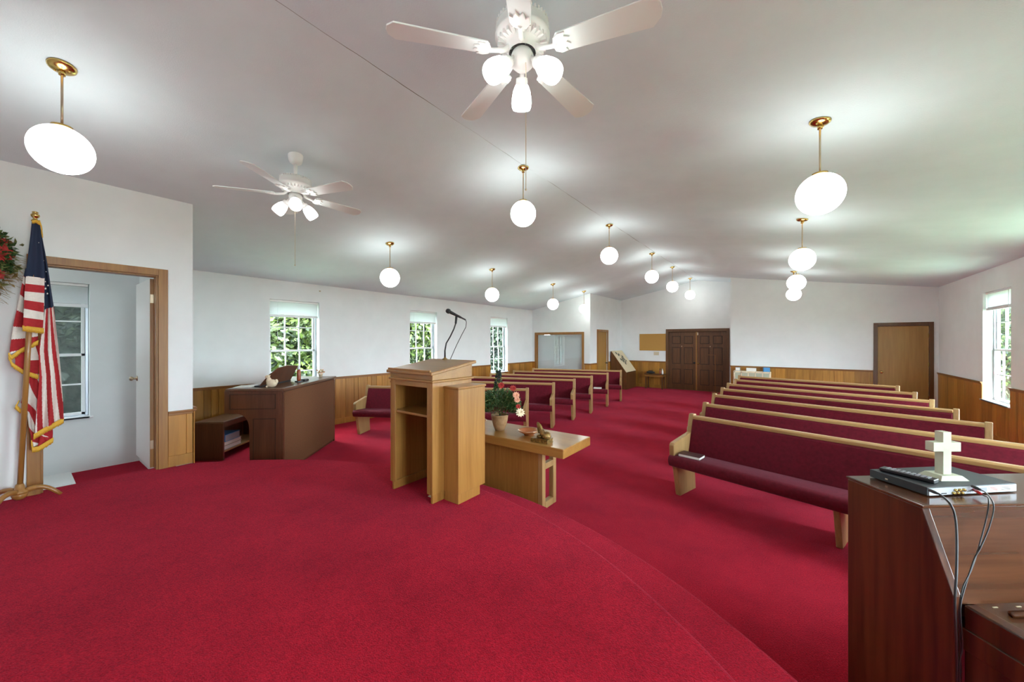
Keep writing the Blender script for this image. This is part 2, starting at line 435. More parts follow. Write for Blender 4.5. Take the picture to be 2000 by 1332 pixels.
struct(gable_wall(MB(), -5.27, -1.27, 13.95, 14.1, [(-3.45, -1.61, 0, 2.04)]).build('wall_entrance', M['wall']), 'white entrance wall around the double doors', 'wall')
o = gable_wall(MB(), -1.39, 2.8, 12.85, 12.97, [(1.77, 2.66, 0, 2.08)])
gable_piece(o, -1.39, -1.27, 12.97, 13.95, 0)
struct(o.build('wall_back_right', M['wall']), 'white back wall on the right', 'wall')
o = MB().box(-7.4, -5.27, 13.95, 14.1, 0, 3.2); struct(o.build('wall_nursery_back', M['wall']), 'white wall closing the nursery', 'wall')
o = MB().box(-1.27, 2.8, 13.95, 14.1, 0, 3.6); struct(o.build('wall_outer_back', M['wall']), 'white outer wall behind the right door', 'wall')

# wainscot: planks, chair rail, base plank
tn = [0]
def wainscot(a, b_, zb=0, zt=.95, flip=1, label='', rail_ext=(0, 0), gaps=()):
    """a,b: plan points on the wall face; planks stand out on the room side"""
    tn[0] += 1
    A, B_ = Vector((*a, 0)), Vector((*b_, 0)); d_ = (B_ - A); Ln = d_.length; d_.normalize()
    n = Vector((-d_.y, d_.x, 0)) * flip
    rz = math.atan2(d_.y, d_.x)
    root = thing('trim_%d' % tn[0], label, 'panelling', (A.x, A.y, 0), rz, kind='structure')
    f_ = flip
    pl = MB(); rl = MB(); bs = MB()
    segs = []; x = 0
    for g0, g1, zz in sorted(gaps): segs.append((x, g0, zt)); segs.append((g0, g1, zz)); x = g1
    segs.append((x, Ln, zt))
    for s0, s1, top in segs:
        x = s0
        while x < s1 - .01:
            wd = random.choice((.095, .13, .15, .18, .22, .14)); x1 = min(x + wd, s1)
            if s1 - x1 < .05: x1 = s1
            if top > zb + .12:
                y0, y1 = sorted((0.0, .012 * f_))
                pl.box(x + .0025, x1 - .0025, y0, y1, zb + .115, top)
            x = x1
        if top == zt:
            e0 = rail_ext[0] if s0 == 0 else 0; e1 = rail_ext[1] if s1 == Ln else 0
            y0, y1 = sorted((0.0, .032 * f_)); rl.box(s0 - e0, s1 + e1, y0, y1, zt, zt + .018)
            y0, y1 = sorted((0.0, .02 * f_)); rl.box(s0 - e0 * .4, s1 + e1 * .4, y0, y1, zt - .028, zt)
        y0, y1 = sorted((0.0, .017 * f_)); bs.box(s0, s1, y0, y1, zb, zb + .115)
    y0, y1 = sorted((0.0, .004 * f_))
    for s0, s1, top in segs: pl.box(s0, s1, y0, y1, zb, top)
    pl.build('panelling', M['panel'], root, bevel=.003, seg=1)
    rl.build('chair_rail', M['railx'], root, bevel=.005)
    bs.build('base_plank', M['panel'], root, bevel=.003)
    return root
wg = [(WL[i][0] - 1.187, WL[i][1] - 1.187, .69) for i in (1, 2, 3)]
wainscot((-7.4, 1.187), (-7.4, 11.15), flip=-1, label='oak panelling along the left nave wall', gaps=wg)
wainscot((-7.4, 11.15), (-7.28, 11.15), flip=-1, label='narrow oak panel left of the inner window')
wainscot((-5.35, 11.15), (-5.15, 11.15), flip=-1, label='pale panel right of the inner window', rail_ext=(0, .02))
wainscot((-5.15, 11.15), (-5.15, 11.66), flip=-1, label='oak panelling beside the narrow door')
wainscot((-5.15, 12.64), (-5.15, 13.95), flip=-1, label='oak panelling behind the display rack')
wainscot((-5.15, 13.95), (-3.51, 13.95), flip=-1, label='oak panelling under the cork board')
wainscot((-1.39, 12.85), (1.70, 12.85), flip=-1, label='oak panelling along the right back wall', rail_ext=(.02, 0))
wainscot((2.8, 12.85), (2.8, -1.6), flip=-1, label='oak panelling along the right nave wall', gaps=[(12.85 - b_, 12.85 - a, .64) for a, b_ in WR])
wainscot((-5.3, .98), (-5.3, 1.187), zb=.354, zt=.93, flip=-1, label='oak panel right of the stage doorway', rail_ext=(0, .03))
wainscot((-5.27, 1.187), (-7.4, 1.187), flip=-1, label='oak panelling behind the organ bench')

# ------------------------------------------------------------------ windows
wi = [0]
def window(xf, sgn, y0, y1, z0, z1, cols=3, frosted=False, blind=.31, label='', blabel=''):
    """xf: inner wall face, sgn: outward direction along X"""
    wi[0] += 1
    root = thing('window_%d' % wi[0], label, 'window', (xf, (y0 + y1) / 2, z0), 0, kind='structure')
    W = (y1 - y0) / 2; Hh = z1 - z0
    def X(a, b_): return sorted((a * sgn, b_ * sgn))
    fr = MB(); g = .0015
    xa, xb = X(.12, .18)
    for s in (-1, 1):
        q = sorted((s * (W - g), s * (W - .03))); fr.box(xa, xb, q[0], q[1], g, Hh - g)
    fr.box(xa, xb, -W + .03, W - .03, g, .035); fr.box(xa, xb, -W + .03, W - .03, Hh - .035, Hh - g)
    fr.build('window_frame', M['alu'], root, bevel=.003)
    sa = MB(); mid = Hh * .47
    xa, xb = X(.115, .14)
    def sash(z_a, z_b, xa, xb):
        w_ = W - .03
        for s in (-1, 1):
            q = sorted((s * w_, s * (w_ - .035))); sa.box(xa, xb, q[0], q[1], z_a, z_b)
        sa.box(xa, xb, -w_, w_, z_a, z_a + .035); sa.box(xa, xb, -w_, w_, z_b - .035, z_b)
    sash(.036, mid + .018, xa, xb); x2 = X(.145, .17); sash(mid - .018, Hh - .036, *x2)
    sa.build('sash', M['vinyl'], root, bevel=.003)
    mu = MB()
    for (za, zb_, xx) in ((.07, mid - .018, (xa, xb)), (mid + .018, Hh - .07, x2)):
        for i in range(1, cols):
            yy = -W + .065 + (2 * W - .13) * i / cols; mu.box(xx[0], xx[1], yy - .009, yy + .009, za, zb_)
        zz = (za + zb_) / 2; mu.box(xx[0], xx[1], -W + .065, W - .065, zz - .009, zz + .009)
    mu.build('muntins', M['vinyl'], root)
    gm = MB(); xg = (xa + xb) / 2; gm.box(xg - .002, xg + .002, -W + .06, W - .06, .065, mid - .012)
    xg = (x2[0] + x2[1]) / 2; gm.box(xg - .002, xg + .002, -W + .06, W - .06, mid + .012, Hh - .065)
    gm.build('pane', M['frost'] if frosted else M['glass'], root)
    sl = MB(); a_, b2 = X(-.035, .115); sl.box(a_, b2, -W - .03 if 0 else -W + g, W - g, -.0, .02); a_, b2 = X(-.035, -.001); sl.box(a_, b2, -W - .03, W + .03, 0, .02)
    sl.build('window_sill', M['vinyl'], root, bevel=.003)
    # raised mini blind
    br = thing('window_blind', blabel, 'blind', (xf, (y0 + y1) / 2, z1), 0, 'white mini blinds drawn up at the windows')
    w_ = W - .012; xc = .05 * sgn
    MB().box(xc - .02, xc + .02, -w_, w_, -.035, -.003).build('headrail', M['white'], br, bevel=.003)
    s_ = MB(); z = -.045
    while z > -blind + .045:
        a_ = .011; s_.add([(xc - a_, -w_, z + .0055), (xc + a_, -w_, z - .0085), (xc + a_, w_, z - .0085), (xc - a_, w_, z + .0055),
                           (xc - a_, -w_, z + .007), (xc + a_, -w_, z - .007), (xc + a_, w_, z - .007), (xc - a_, w_, z + .007)],
                          [(0, 1, 2, 3), (7, 6, 5, 4), (0, 4, 5, 1), (2, 6, 7, 3), (1, 5, 6, 2), (0, 3, 7, 4)])
        z -= .0125
    s_.build('slats', M['blind'], br)
    MB().box(xc - .015, xc + .015, -w_, w_, -blind, -blind + .042).build('bottom_rail', M['greybox'] if 0 else M['vinyl'], br, bevel=.003)
    MB().tube([(xc - .024 * sgn, -w_ * .7, -.03), (xc - .024 * sgn, -w_ * .7, -blind - .45)], .0025, 6).build('pull_cord', M['vinyl'], br)
window(-7.4, -1, *WL[0], .69, 2.45, cols=1, frosted=True, label='side room window with clouded panes', blabel='white mini blind on the window seen through the open doorway')
window(-7.4, -1, *WL[1], .69, 2.45, label='left wall window behind the organ', blabel='white mini blind on the left window behind the organ')
window(-7.4, -1, *WL[2], .69, 2.45, label='left wall window behind the lectern', blabel='white mini blind on the left window behind the microphone')
window(-7.4, -1, *WL[3], .69, 2.45, label='left wall window nearest the back', blabel='white mini blind on the farthest left wall window')
for i, (a, b_) in enumerate(WR):
    if i == 3: window(2.8, 1, a, b_, .64, 2.56, blind=.32, label='right wall window by the flush door', blabel='white mini blind on the right wall window')
    else:
        wi[0] += 1  # plain unseen windows, added only to bring more daylight in
        r = thing('window_%d' % wi[0], 'unseen right wall window added to let in daylight', 'window', (2.8, (a + b_) / 2, .64), kind='structure')
        W = (b_ - a) / 2; f_ = MB()
        for s in (-1, 1):
            q = sorted((s * (W - .002), s * (W - .06))); f_.box(.12, .17, q[0], q[1], .002, 1.918)
        for zz in (.002, .92, 1.868): f_.box(.12, .17, -W + .06, W - .06, zz, zz + .05)
        f_.build('window_frame', M['vinyl'], r, bevel=.003)
        MB().box(.14, .144, -W + .06, W - .06, .05, 1.87).build('pane', M['glass'], r)
wi[0] += 1  # unseen window added so daylight reaches the blind from behind
r = thing('window_%d' % wi[0], 'unseen nursery window added to backlight the vertical blind', 'window', (-7.4, 12.305, .69), kind='structure')
f_ = MB()
for s in (-1, 1):
    q = sorted((s * .433, s * .38)); f_.box(-.17, -.12, q[0], q[1], .002, 1.758)
for zz in (.002, .84, 1.708): f_.box(-.17, -.12, -.38, .38, zz, zz + .05)
f_.build('window_frame', M['vinyl'], r, bevel=.003)
MB().box(-.144, -.14, -.38, .38, .05, 1.71).build('pane', M['glass'], r)
# inner window with vertical blinds
r = thing('window_%d' % (wi[0] + 1), 'wide wood framed inner window with vertical blinds behind', 'window', (-6.32, 11.15, .62), kind='structure')
f_ = MB(); W = .9; Hh = 1.32
for s in (-1, 1):
    q = sorted((s * (W - .02), s * (W + .06))); f_.box(q[0], q[1], -.02, -.001, -.06, Hh + .06)
    q = sorted((s * (W - .022), s * (W - .002))); f_.box(q[0], q[1], -.001, .118, .002, Hh - .002)
f_.box(-W + .02, W - .02, -.02, -.001, Hh - .02, Hh + .06); f_.box(-W + .02, W - .02, -.02, -.001, -.06, .02)
f_.box(-W + .022, W - .022, -.001, .118, Hh - .022, Hh - .002); f_.box(-W + .022, W - .022, -.001, .118, .002, .022)
f_.build('window_frame', M['casing'], r, bevel=.003)
MB().box(-W + .024, W - .024, .045, .049, .024, Hh - .024).build('pane', M['glass2'], r)
vb = thing('vertical_blind', 'white vertical blind behind the wide inner window', 'blind', (-6.32, 11.24, .62))
s_ = MB(); x = -W + .05
while x < W - .04:
    a_ = math.radians(18); dx, dy = .043 * math.cos(a_), .043 * math.sin(a_)
    s_.add([(x - dx, -dy, .035), (x + dx, dy, .035), (x + dx, dy, Hh - .06), (x - dx, -dy, Hh - .06), (x - dx, -dy + .001, .035), (x + dx, dy + .001, .035), (x + dx, dy + .001, Hh - .06), (x - dx, -dy + .001, Hh - .06)],
           [(0, 1, 2, 3), (7, 6, 5, 4), (0, 4, 5, 1), (2, 6, 7, 3), (1, 5, 6, 2), (0, 3, 7, 4)])
    x += .075
s_.build('slats', M['vblind'], vb); MB().box(-W + .03, W - .03, -.02, .02, Hh - .06, Hh - .025).build('headrail', M['white'], vb)

# ------------------------------------------------------------------ doors
def knob(parent, loc, axis, mat, r=.026):
    k_ = MB(); rot = Vector(axis).to_track_quat('Z', 'Y').to_matrix().to_4x4()
    k_.lathe([(.001, 0), (.03, 0), (.03, .006), (.011, .012), (.011, .03), (r * .8, .036), (r, .05), (r * .75, .064), (.001, .068)], 16, M4=rot, cap=False)
    return k_.build('doorknob', mat, parent, loc=loc)
# stage doorway, its white leaf swung into the side room
r = thing('door_1', 'open white door in the wood framed stage doorway', 'door', (-5.36, DY1, .354), kind='structure')
f_ = MB(); z1 = 2.39 - .354
for (a, b_) in ((DY0 - .07 - DY1, DY0 - DY1 + .005), (-.005, .07)): f_.box(.062, .078, a, b_, 0, z1 + .065)
f_.box(.062, .078, DY0 - DY1 + .005, -.005, z1 - .005, z1 + .065)
f_.box(-.058, .060, DY0 - DY1 + .001, DY0 - DY1 + .02, 0, z1 - .002); f_.box(-.058, .060, -.02, -.001, 0, z1 - .002)
f_.box(-.058, .060, DY0 - DY1 + .02, -.02, z1 - .02, z1 - .002)
f_.build('door_frame', M['casing'], r, bevel=.003)
lf = MB(); lf.box(-.80, -.065, -.012 - .036, -.012, .004, z1 - .03); lo_ = lf.build('door_leaf', M['white'], r, bevel=.002)
MB().box(-.0645, -.062, -.048, -.012, .004, z1 - .03).build('leaf_edge', M['casing'], lo_)
for zz in (.2, 1.75):
    MB().box(-.0615, -.0590, -.046, -.018, zz, zz + .09).build('hinge', M['nickel'], r)
knob(lo_, (-.735, -.048, .91), (0, -1, 0), M['nickel'])
# double doors
def panel_leaf(parent, x0, x1, H_, y, mat, th=.045):
    lf = MB(); lf.box(x0, x1, y, y + th, .01, H_)
    st = .11; pw = (x1 - x0 - 3 * st) / 2
    ob = lf.build('door_leaf', mat, parent, bevel=.003)
    for (a, b_) in ((.20, .72), (.90, 1.48), (1.60, H_ - .14)):
        for i in (0, 1):
            xa = x0 + st + i * (pw + st); xb = xa + pw; g_ = .02
            pn = MB()
            for (q0, q1, q2, q3) in ((xa, xb, a, a + g_), (xa, xb, b_ - g_, b_), (xa, xa + g_, a + g_, b_ - g_), (xb - g_, xb, a + g_, b_ - g_)):
                pn.box(q0, q1, y - .004, y, q2, q3, 1)
            pn.box(xa + g_, xb - g_, y - .010, y, a + g_, b_ - g_, 0)
            pn.build('raised_panel', [mat, M['groove']], ob, bevel=.004)
    return ob
r = thing('door_2', 'dark six panel wooden double doors at the back', 'door', (-2.53, 13.95, 0), kind='structure')
f_ = MB()
for s in (-1, 1):
    q = sorted((s * .90, s * .99)); f_.box(q[0], q[1], -.018, -.001, 0, 2.12)
    q = sorted((s * .90, s * .918)); f_.box(q[0], q[1], -.001, .148, 0, 2.038)
f_.box(-.90, .90, -.018, -.001, 2.02, 2.12); f_.box(-.9, .9, -.001, .148, 2.02, 2.038)
f_.build('door_frame', M['darkcasing'], r, bevel=.004)
st_ = MB(); st_.box(-.899, -.87, .076, .10, .0, 2.02); st_.box(.87, .899, .076, .10, 0, 2.02); st_.box(-.87, .87, .076, .10, 1.99, 2.02); st_.box(-.899, .899, .02, .12, 0, .0095); st_.build('light_leak_stop', M['darkcasing'], r)  # unseen stops and threshold added to seal light leaks around the leaves
la = panel_leaf(r, -.897, -.003, 2.015, .03, M['darkdoor']); lb = panel_leaf(r, .003, .897, 2.015, .03, M['darkdoor'])
MB().box(-.02, .02, .014, .03, .01, 2.015).build('astragal', M['casing'], la)
knob(lb, (.06, .03, .93), (0, -1, 0), M['brass']); knob(la, (-.06, .03, .95), (0, -1, 0), M['blackm'], .034)
for l_, x in ((la, -.47), (lb, .42)): MB().box(x - .012, x + .012, .026, .03, 1.50, 1.53).build('peephole', M['nickel'], l_)
MB().box(.02, .06, .01, .03, 1.90, 1.99).build('door_latch', M['nickel'], lb)
# flush door on the right back wall
r = thing('door_3', 'flush tan wooden door with dark brown frame on the right', 'door', (2.215, 12.85, 0), kind='structure')
f_ = MB()
for s in (-1, 1):
    q = sorted((s * .435, s * .51)); f_.box(q[0], q[1], -.018, -.001, 0, 2.15)
f_.box(-.435, .435, -.018, -.001, 2.065, 2.15)
f_.build('door_frame', M['darkcasing'], r, bevel=.004)
lf = MB().box(-.433, .433, .004, .044, .01, 2.062).build('door_leaf', M['flush'], r, bevel=.003)
knob(lf, (-.37, .004, .93), (0, -1, 0), M['brass'], .03)
for zz in (.3, 1.1, 1.78): MB().box(.425, .44, -.004, .004, zz, zz + .1).build('hinge', M['brass'], r)
# narrow door on the recess side wall
r = thing('door_4', 'narrow honey brown door on the recess side wall', 'door', (-5.15, 12.15, 0), kind='structure')
f_ = MB()
for s in (-1, 1):
    q = sorted((s * .415, s * .485)); f_.box(.001, .018, q[0], q[1], 0, 2.09)
f_.box(.001, .018, -.415, .415, 2.015, 2.09); f_.build('door_frame', M['casing'], r, bevel=.003)
lf = MB().box(-.07, -.03, -.427, .427, .01, 2.02).build('door_leaf', M['flush'], r, bevel=.003)
knob(lf, (-.03, .35, .93), (1, 0, 0), M['blackm'])

# ------------------------------------------------------------------ pendant globes
def make_pendant(tilt):
    root = thing('pendant_globe', '', 'lamp')
    ca = MB(); R_ = Matrix.Rotation(tilt, 4, 'Y')
    ca.lathe([(.001, -.028), (.02, -.026), (.055, -.016), (.066, -.006), (.068, .004), (.001, .004)], 28, M4=R_, cap=False)
    ca.lathe([(.016, -.055), (.016, -.022)], 12)
    co = ca.build('ceiling_canopy', M['brass'], root)
    for a in (1, 4.1): MB().ball((.036 * math.cos(a), .036 * math.sin(a), -.024 - .036 * math.cos(a) * math.sin(tilt)), .006, 8).build('screw', M['brass'], co)
    MB().tube([(0, 0, -.05), (0, 0, -.40)], .0065, 10).build('stem', M['nickel'], root)
    MB().lathe([(.05, -.405), (.05, -.388), (.012, -.38)], 16).build('cap', M['brass'], root)
    g = MB(); prof = []
    n = 20
    for i in range(n + 1):
        th = .33 + (PI - .33) * i / n
        prof.append((max(.150 * math.sin(th), .0005), -.545 + .150 * math.cos(th)))
    g.lathe(prof[::-1], 40, cap=True)
    g.build('opal_globe', M['globe'], root)
    return root
tL = -math.atan(.97 / 4.9); tR = math.atan(.82 / 5.3)
LAMPS = [(-3.83, .19, 'L', 'opal globe pendant over the stage doorway, far left of the photo'),
         (-5.09, 3.58, 'L', 'opal globe pendant hanging above the organ and front left pew'),
         (-5.13, 6.17, 'L', 'second opal globe pendant over the left pews, above the microphone'),
         (-5.13, 8.75, 'L', 'third opal globe pendant over the left pews, by the inner window'),
         (-5.11, 10.62, 'L', 'opal globe pendant hanging in front of the recess corner'),
         (-1.1, .19, 'M', 'added opal globe pendant above the camera, unseen fill light'),  # unseen lamp, added only for more light over the stage
         (-6.45, -.55, 'L', 'added opal globe pendant, unseen fill light for the side room'),  # added out of view to brighten the side room
         (-2.53, 3.62, 'M', 'nearest opal globe pendant on the ridge, left of the fan pull chain'),
         (-2.55, 6.31, 'M', 'second opal globe pendant along the ridge line'),
         (-2.57, 8.94, 'M', 'third opal globe pendant along the ridge line'),
         (-2.58, 10.9, 'M', 'fourth opal globe pendant on the ridge, above the double doors'),
         (-2.58, 13.2, 'M', 'last opal globe pendant on the ridge, inside the entrance recess'),
         (.19, 3.62, 'R', 'largest opal globe pendant over the right pews'),
         (.15, 6.42, 'R', 'second opal globe pendant over the right pews'),
         (.12, 8.92, 'R', 'third opal globe pendant over the right pews, half over the last one'),
         (.10, 11.15, 'R', 'lowest looking opal globe pendant over the right pews, nearest the back wall')]
protos = {}
for x, y, k_, lab in LAMPS:
    if k_ not in protos: o = protos[k_] = make_pendant({'L': tL, 'M': 0, 'R': tR}[k_])
    else: o = copy_tree(protos[k_])
    o.location = (x, y, ZC(x) - .006); o['label'] = lab; o['category'] = 'pendant lamp'; o['group'] = 'opal globe pendants on brass stems'

# ------------------------------------------------------------------ ceiling fans
def make_fan(x, y, phase, lphase, label, chain, on=(1, 1, 1), zb=None):
    zc = ZC(x); root = thing('ceiling_fan', label, 'fan', (x, y, zc), 0, 'white ceiling fans with three tulip lights')
    tilt = tL if x < -2.5 else tR
    h = (zc - zb)
    MB().lathe([(.001, -.085), (.03, -.084), (.052, -.07), (.062, -.04), (.066, -.0), (.066, .012)], 28, cap=False).build('ceiling_canopy', M['white'], root)
    MB().tube([(0, 0, -.08), (0, 0, -h + .16)], .016, 14).build('downrod', M['white'], root)
    mo = MB().lathe([(.02, -h + .175), (.06, -h + .17), (.115, -h + .155), (.135, -h + .135), (.138, -h + .125), (.138, -h + .095), (.142, -h + .09), (.142, -h + .078), (.125, -h + .06), (.10, -h + .045), (.075, -h + .03), (.07, -h + .0)], 40, cap=False).build('motor_housing', M['white'], root)
    vt = MB()
    for i in range(40):
        a = 2 * PI * i / 40; Rm = Matrix.Rotation(a, 4, 'Z')
        vt.box(.117, .136, -.004, .004, -h + .138, -h + .153, 0, Rm)
    vt.build('vent_slots', M['white'], mo); vt = MB()
    for i in range(28):
        a = 2 * PI * i / 28; Rm = Matrix.Rotation(a, 4, 'Z')
        vt.box(.088, .128, -.005, .005, -h + .040, -h + .062, 0, Rm)
    vt.build('vent_ribs', M['white'], mo)
    bl = None
    for i in range(5):
        a = phase + i * 2 * PI / 5
        if bl is None:
            pl = MB(); pts = [(.19, -.052), (.635, -.070), (.668, -.034), (.674, 0), (.668, .034), (.635, .070), (.19, .052), (.175, .03), (.175, -.03)]
            pit = Matrix.Rotation(math.radians(-12), 4, 'X')
            pl.prism(pts, lambda u, v: pit @ Vector((u, v, -.004)), lambda u, v: pit @ Vector((u, v, .004)))
            bl = pl.build('fan_blade', M['blade'], root, bevel=.002)
            br = MB()
            br.tube([(.06, 0, .03), (.10, 0, .0), (.15, 0, -.008), (.185, 0, -.010)], [.014, .012, .011, .012], 10)
            ol = [(.165, 0), (.172, -.034), (.20, -.05), (.235, -.048), (.225, -.03), (.255, -.018), (.235, 0), (.255, .018), (.225, .03), (.235, .048), (.20, .05), (.172, .034)]
            br.prism(ol, lambda u, v: pit @ Vector((u, v, -.013)), lambda u, v: pit @ Vector((u, v, -.0045)))
            bi = br.build('blade_bracket', M['white'], bl, bevel=.003)
            b0 = bl
        else:
            b0 = bl.copy(); C.objects.link(b0); b0.parent = root; c_ = bi.copy(); C.objects.link(c_); c_.parent = b0
        b0.location = (0, 0, -h); b0.rotation_euler = (0, 0, a)
    sh = MB().lathe([(.001, -h - .085), (.035, -h - .08), (.055, -h - .06), (.06, -h - .02), (.052, -h + .002), (.045, -h + .01)], 28, cap=False).build('switch_housing', M['white'], root)
    for i in range(3):
        a = lphase + i * 2 * PI / 3
        base = Vector((.055 * math.cos(a), .055 * math.sin(a), -h - .045)); dr = Vector((math.cos(a) * .72, math.sin(a) * .72, -.70)).normalized()
        T = Matrix.Translation(base) @ dr.to_track_quat('Z', 'Y').to_matrix().to_4x4()
        ar = MB().lathe([(.013, -.01), (.013, .03), (.030, .036), (.033, .06), (.028, .064)], 18, M4=T).build('lamp_holder', M['white'], root)
        gs = MB().lathe([(.026, .058), (.036, .07), (.047, .095), (.054, .13), (.056, .155), (.053, .175), (.048, .186), (.0005, .188)], 26, M4=T, cap=False)
        gs.build('tulip_shade', M['shade'] if on[i] else M['shade_off'], ar)
    pc = MB(); pc.tube([(.035, -.02, -h - .07), (.036, -.02, -h - .1), (.036, -.02, chain - zc)], .0018, 6)
    pc.ball((.036, -.02, chain - zc), .006, 8)
    pc.build('pull_chain', M['plate'], root)
    return root
fwa = PI / 2 + YAW
make_fan(-1.107, 1.576, math.radians(13.9), fwa, 'large white ceiling fan at the top centre of the photo', 2.47, zb=3.19)
make_fan(-3.85, 1.64, math.radians(17), math.radians(337), 'smaller looking white ceiling fan left of the ridge', 2.43, on=(1, 1, 0), zb=3.125)

# ------------------------------------------------------------------ pews
def make_pew(Ln, label, group, left_origin=True, legs=(.5,)):
    """local x along the pew from its left end, y=0 at the top of the back, front is -y"""
    root = thing('church_pew', label, 'pew', group=group)
    e = .055
    prof = [(-.482, .375), (-.492, .40), (-.494, .425), (-.486, .45), (-.465, .465), (-.43, .470), (-.28, .456), (-.12, .445), (-.10, .40), (-.38, .375), (-.42, .352), (-.455, .350), (-.472, .358)]
    MB().xprism(prof, .004, Ln - .004, sm=True).build('seat', M['fabric'], root, bevel=.006)
    MB().xprism([(-.145, .44), (-.115, .44), (.0, .806), (-.028, .812), (-.052, .79)], e, Ln - e).build('backrest', M['fabric'], root, bevel=.008)
    MB().xprism([(-.113, .40), (-.098, .40), (.012, .806), (-.0, .808)], e, Ln - e).build('back_board', M['fabric'], root)
    MB().xprism([(-.038, .806), (-.040, .835), (-.028, .848), (.016, .848), (.024, .835), (.018, .806)], e - .002, Ln - e + .002).build('top_rail', M['oakx'], root, bevel=.004)
    ep = [(-.32, 0), (.035, 0), (.0, .40), (.048, .858), (-.022, .862), (-.075, .66), (-.44, .60), (-.462, .575), (-.455, .455), (-.44, .37), (-.41, .34), (-.385, .30)]
    MB().xprism(ep, 0, e).build('end_panel', M['oaky'], root, bevel=.008, seg=3)
    MB().xprism(ep, Ln - e, Ln).build('end_panel', M['oaky'], root, bevel=.008, seg=3)
    for t in legs:
        MB().xprism([(-.30, 0), (.01, 0), (-.06, .40), (-.42, .384)], Ln * t - .022, Ln * t + .022).build('support_leg', M['oaky'], root, bevel=.006)
    return root
gR = 'oak and maroon pews right of the aisle'; gL = 'oak and maroon pews left of the aisle'
RP = [((-.92, 4.69), -15), ((-.94, 5.68), -15.5), ((-.98, 6.73), -15), ((-.98, 7.66), -14.5), ((-.99, 8.58), -14.5), ((-.96, 9.62), -15.5), ((-.99, 10.66), -15)]
onames = ['front pew right of the aisle, maroon seat in full view with a book on it', 'second pew from the stage right of the aisle', 'third pew from the stage right of the aisle',
          'fourth pew from the stage right of the aisle', 'fifth pew from the stage right of the aisle', 'sixth pew from the stage right of the aisle', 'last pew right of the aisle, in front of the white grille unit']
pr = make_pew(2.76, onames[0], gR, legs=(.50,))
for i, ((x, y), an) in enumerate(RP):
    o = pr if i == 0 else copy_tree(pr)
    o.location = (x, y, 0); o.rotation_euler = (0, 0, math.radians(an)); o['label'] = onames[i]
a0 = math.atan2(1.5, 2.72)
o = make_pew(3.1, 'front pew left of the aisle, its far end showing purple beside the lectern', gL)
o.location = (-6.45, 4.02, 0); o.rotation_euler = (0, 0, a0)
LP = [((-3.80, 6.56), 24), ((-3.80, 7.47), 20.5), ((-3.80, 8.38), 19), ((-3.84, 9.46), 19.4), ((-3.87, 10.52), 19.2)]
ln = ['second pew from the stage left of the aisle', 'third pew from the stage left of the aisle', 'fourth pew from the stage left of the aisle', 'fifth pew from the stage left of the aisle, book on its seat', 'last pew left of the aisle, in front of the inner window']
pl_ = None
for i, ((x, y), an) in enumerate(LP):
    a = math.radians(an); Lp = 2.66
    if pl_ is None: pl_ = o = make_pew(Lp, ln[0], gL)
    else: o = copy_tree(pl_)
    o.location = (x - Lp * math.cos(a), y - Lp * math.sin(a), 0); o.rotation_euler = (0, 0, a); o['label'] = ln[i]
def book(name, label, loc, rz, w_, d_, h_, cover, group=None):
    r = thing(name, label, 'book', loc, rz, group)
    MB().box(0, w_, 0, d_, h_ - .003, h_).box(0, w_, 0, d_, 0, .003).box(0, .004, 0, d_, 0, h_).build('cover', cover, r)
    MB().box(.004, w_ - .004, .004, d_ - .004, .003, h_ - .003).build('pages', M['paper'], r)
    return r
def on_pew(p0, an, lx, ly, z):
    a = math.radians(an); return (p0[0] + lx * math.cos(a) - ly * math.sin(a), p0[1] + lx * math.sin(a) + ly * math.cos(a), z)
book('hymnal', 'dark covered hymnal lying on the front right pew seat', on_pew(RP[0][0], -15, .09, -.44, .4705), math.radians(-10), .22, .15, .03, M['maroonbook'])
a = math.radians(19.4)
book('hymnal', 'pale edged book lying on the fifth left pew by the aisle', on_pew((-3.84 - 2.66 * math.cos(a), 9.46 - 2.66 * math.sin(a)), 19.4, 2.3, -.42, .4705), a, .2, .14, .025, M['paper'])

# ------------------------------------------------------------------ lectern
r = thing('lectern', 'honey oak lectern with open back and slanted top on the stage edge', 'lectern', (-2.624, 2.05, .354))
W = .283
for s in (-1, 1):
    q = sorted((s * W, s * (W - .022)))
    sp_ = MB().xprism([(0, .075), (.47, .075), (.47, 1.0), (0, 1.0)], *q)
    q2 = sorted((s * (W - .022), s * (W - .068))); sp_.box(q2[0], q2[1], 0, .022, .075, 1.0)
    sp_.build('side_panel', M['lectern'], r, bevel=.003)
    q = sorted((s * (W - .012), s * (W - .034)))
    MB().box(q[0], q[1], .012, .46, 0, .075).build('plinth', M['lectern'], r, bevel=.003)
    q = sorted((s * W, s * (W + .172)))
    MB().box(q[0], q[1], .126, .46, .08, .945).build('wing', M['lectern'], r, bevel=.003)
    q2 = sorted((s * (W - .002), s * (W + .180)))
    MB().box(q2[0], q2[1], .118, .468, .945, .965).build('wing_cap', M['lecternx'], r, bevel=.006)
    q3 = sorted((s * W, s * (W + .165)))
    MB().box(q3[0], q3[1], .132, .40, 0, .08).build('plinth', M['lectern'], r, bevel=.003)
MB().box(-W + .022, W - .022, .448, .47, .012, 1.0).build('front_panel', M['lectern'], r)
MB().box(-W + .068, W - .068, 0, .022, .955, 1.0).build('header_rail', M['lecternx'], r, bevel=.003)
MB().box(-W + .022, W - .022, .012, .448, .705, .725).build('shelf', M['lecternx'], r, bevel=.003)
MB().xprism([(-.012, 1.0), (.49, 1.0), (.49, 1.02), (-.012, 1.02)], -W - .015, W + .015).build('collar_moulding', M['lecternx'], r, bevel=.006)
MB().xprism([(0.0, 1.02), (.475, 1.02), (.475, 1.135), (0.0, 1.065)], -W, W).build('desk_wedge', M['lecternx'], r, bevel=.002)
sl_ = .070 / .475
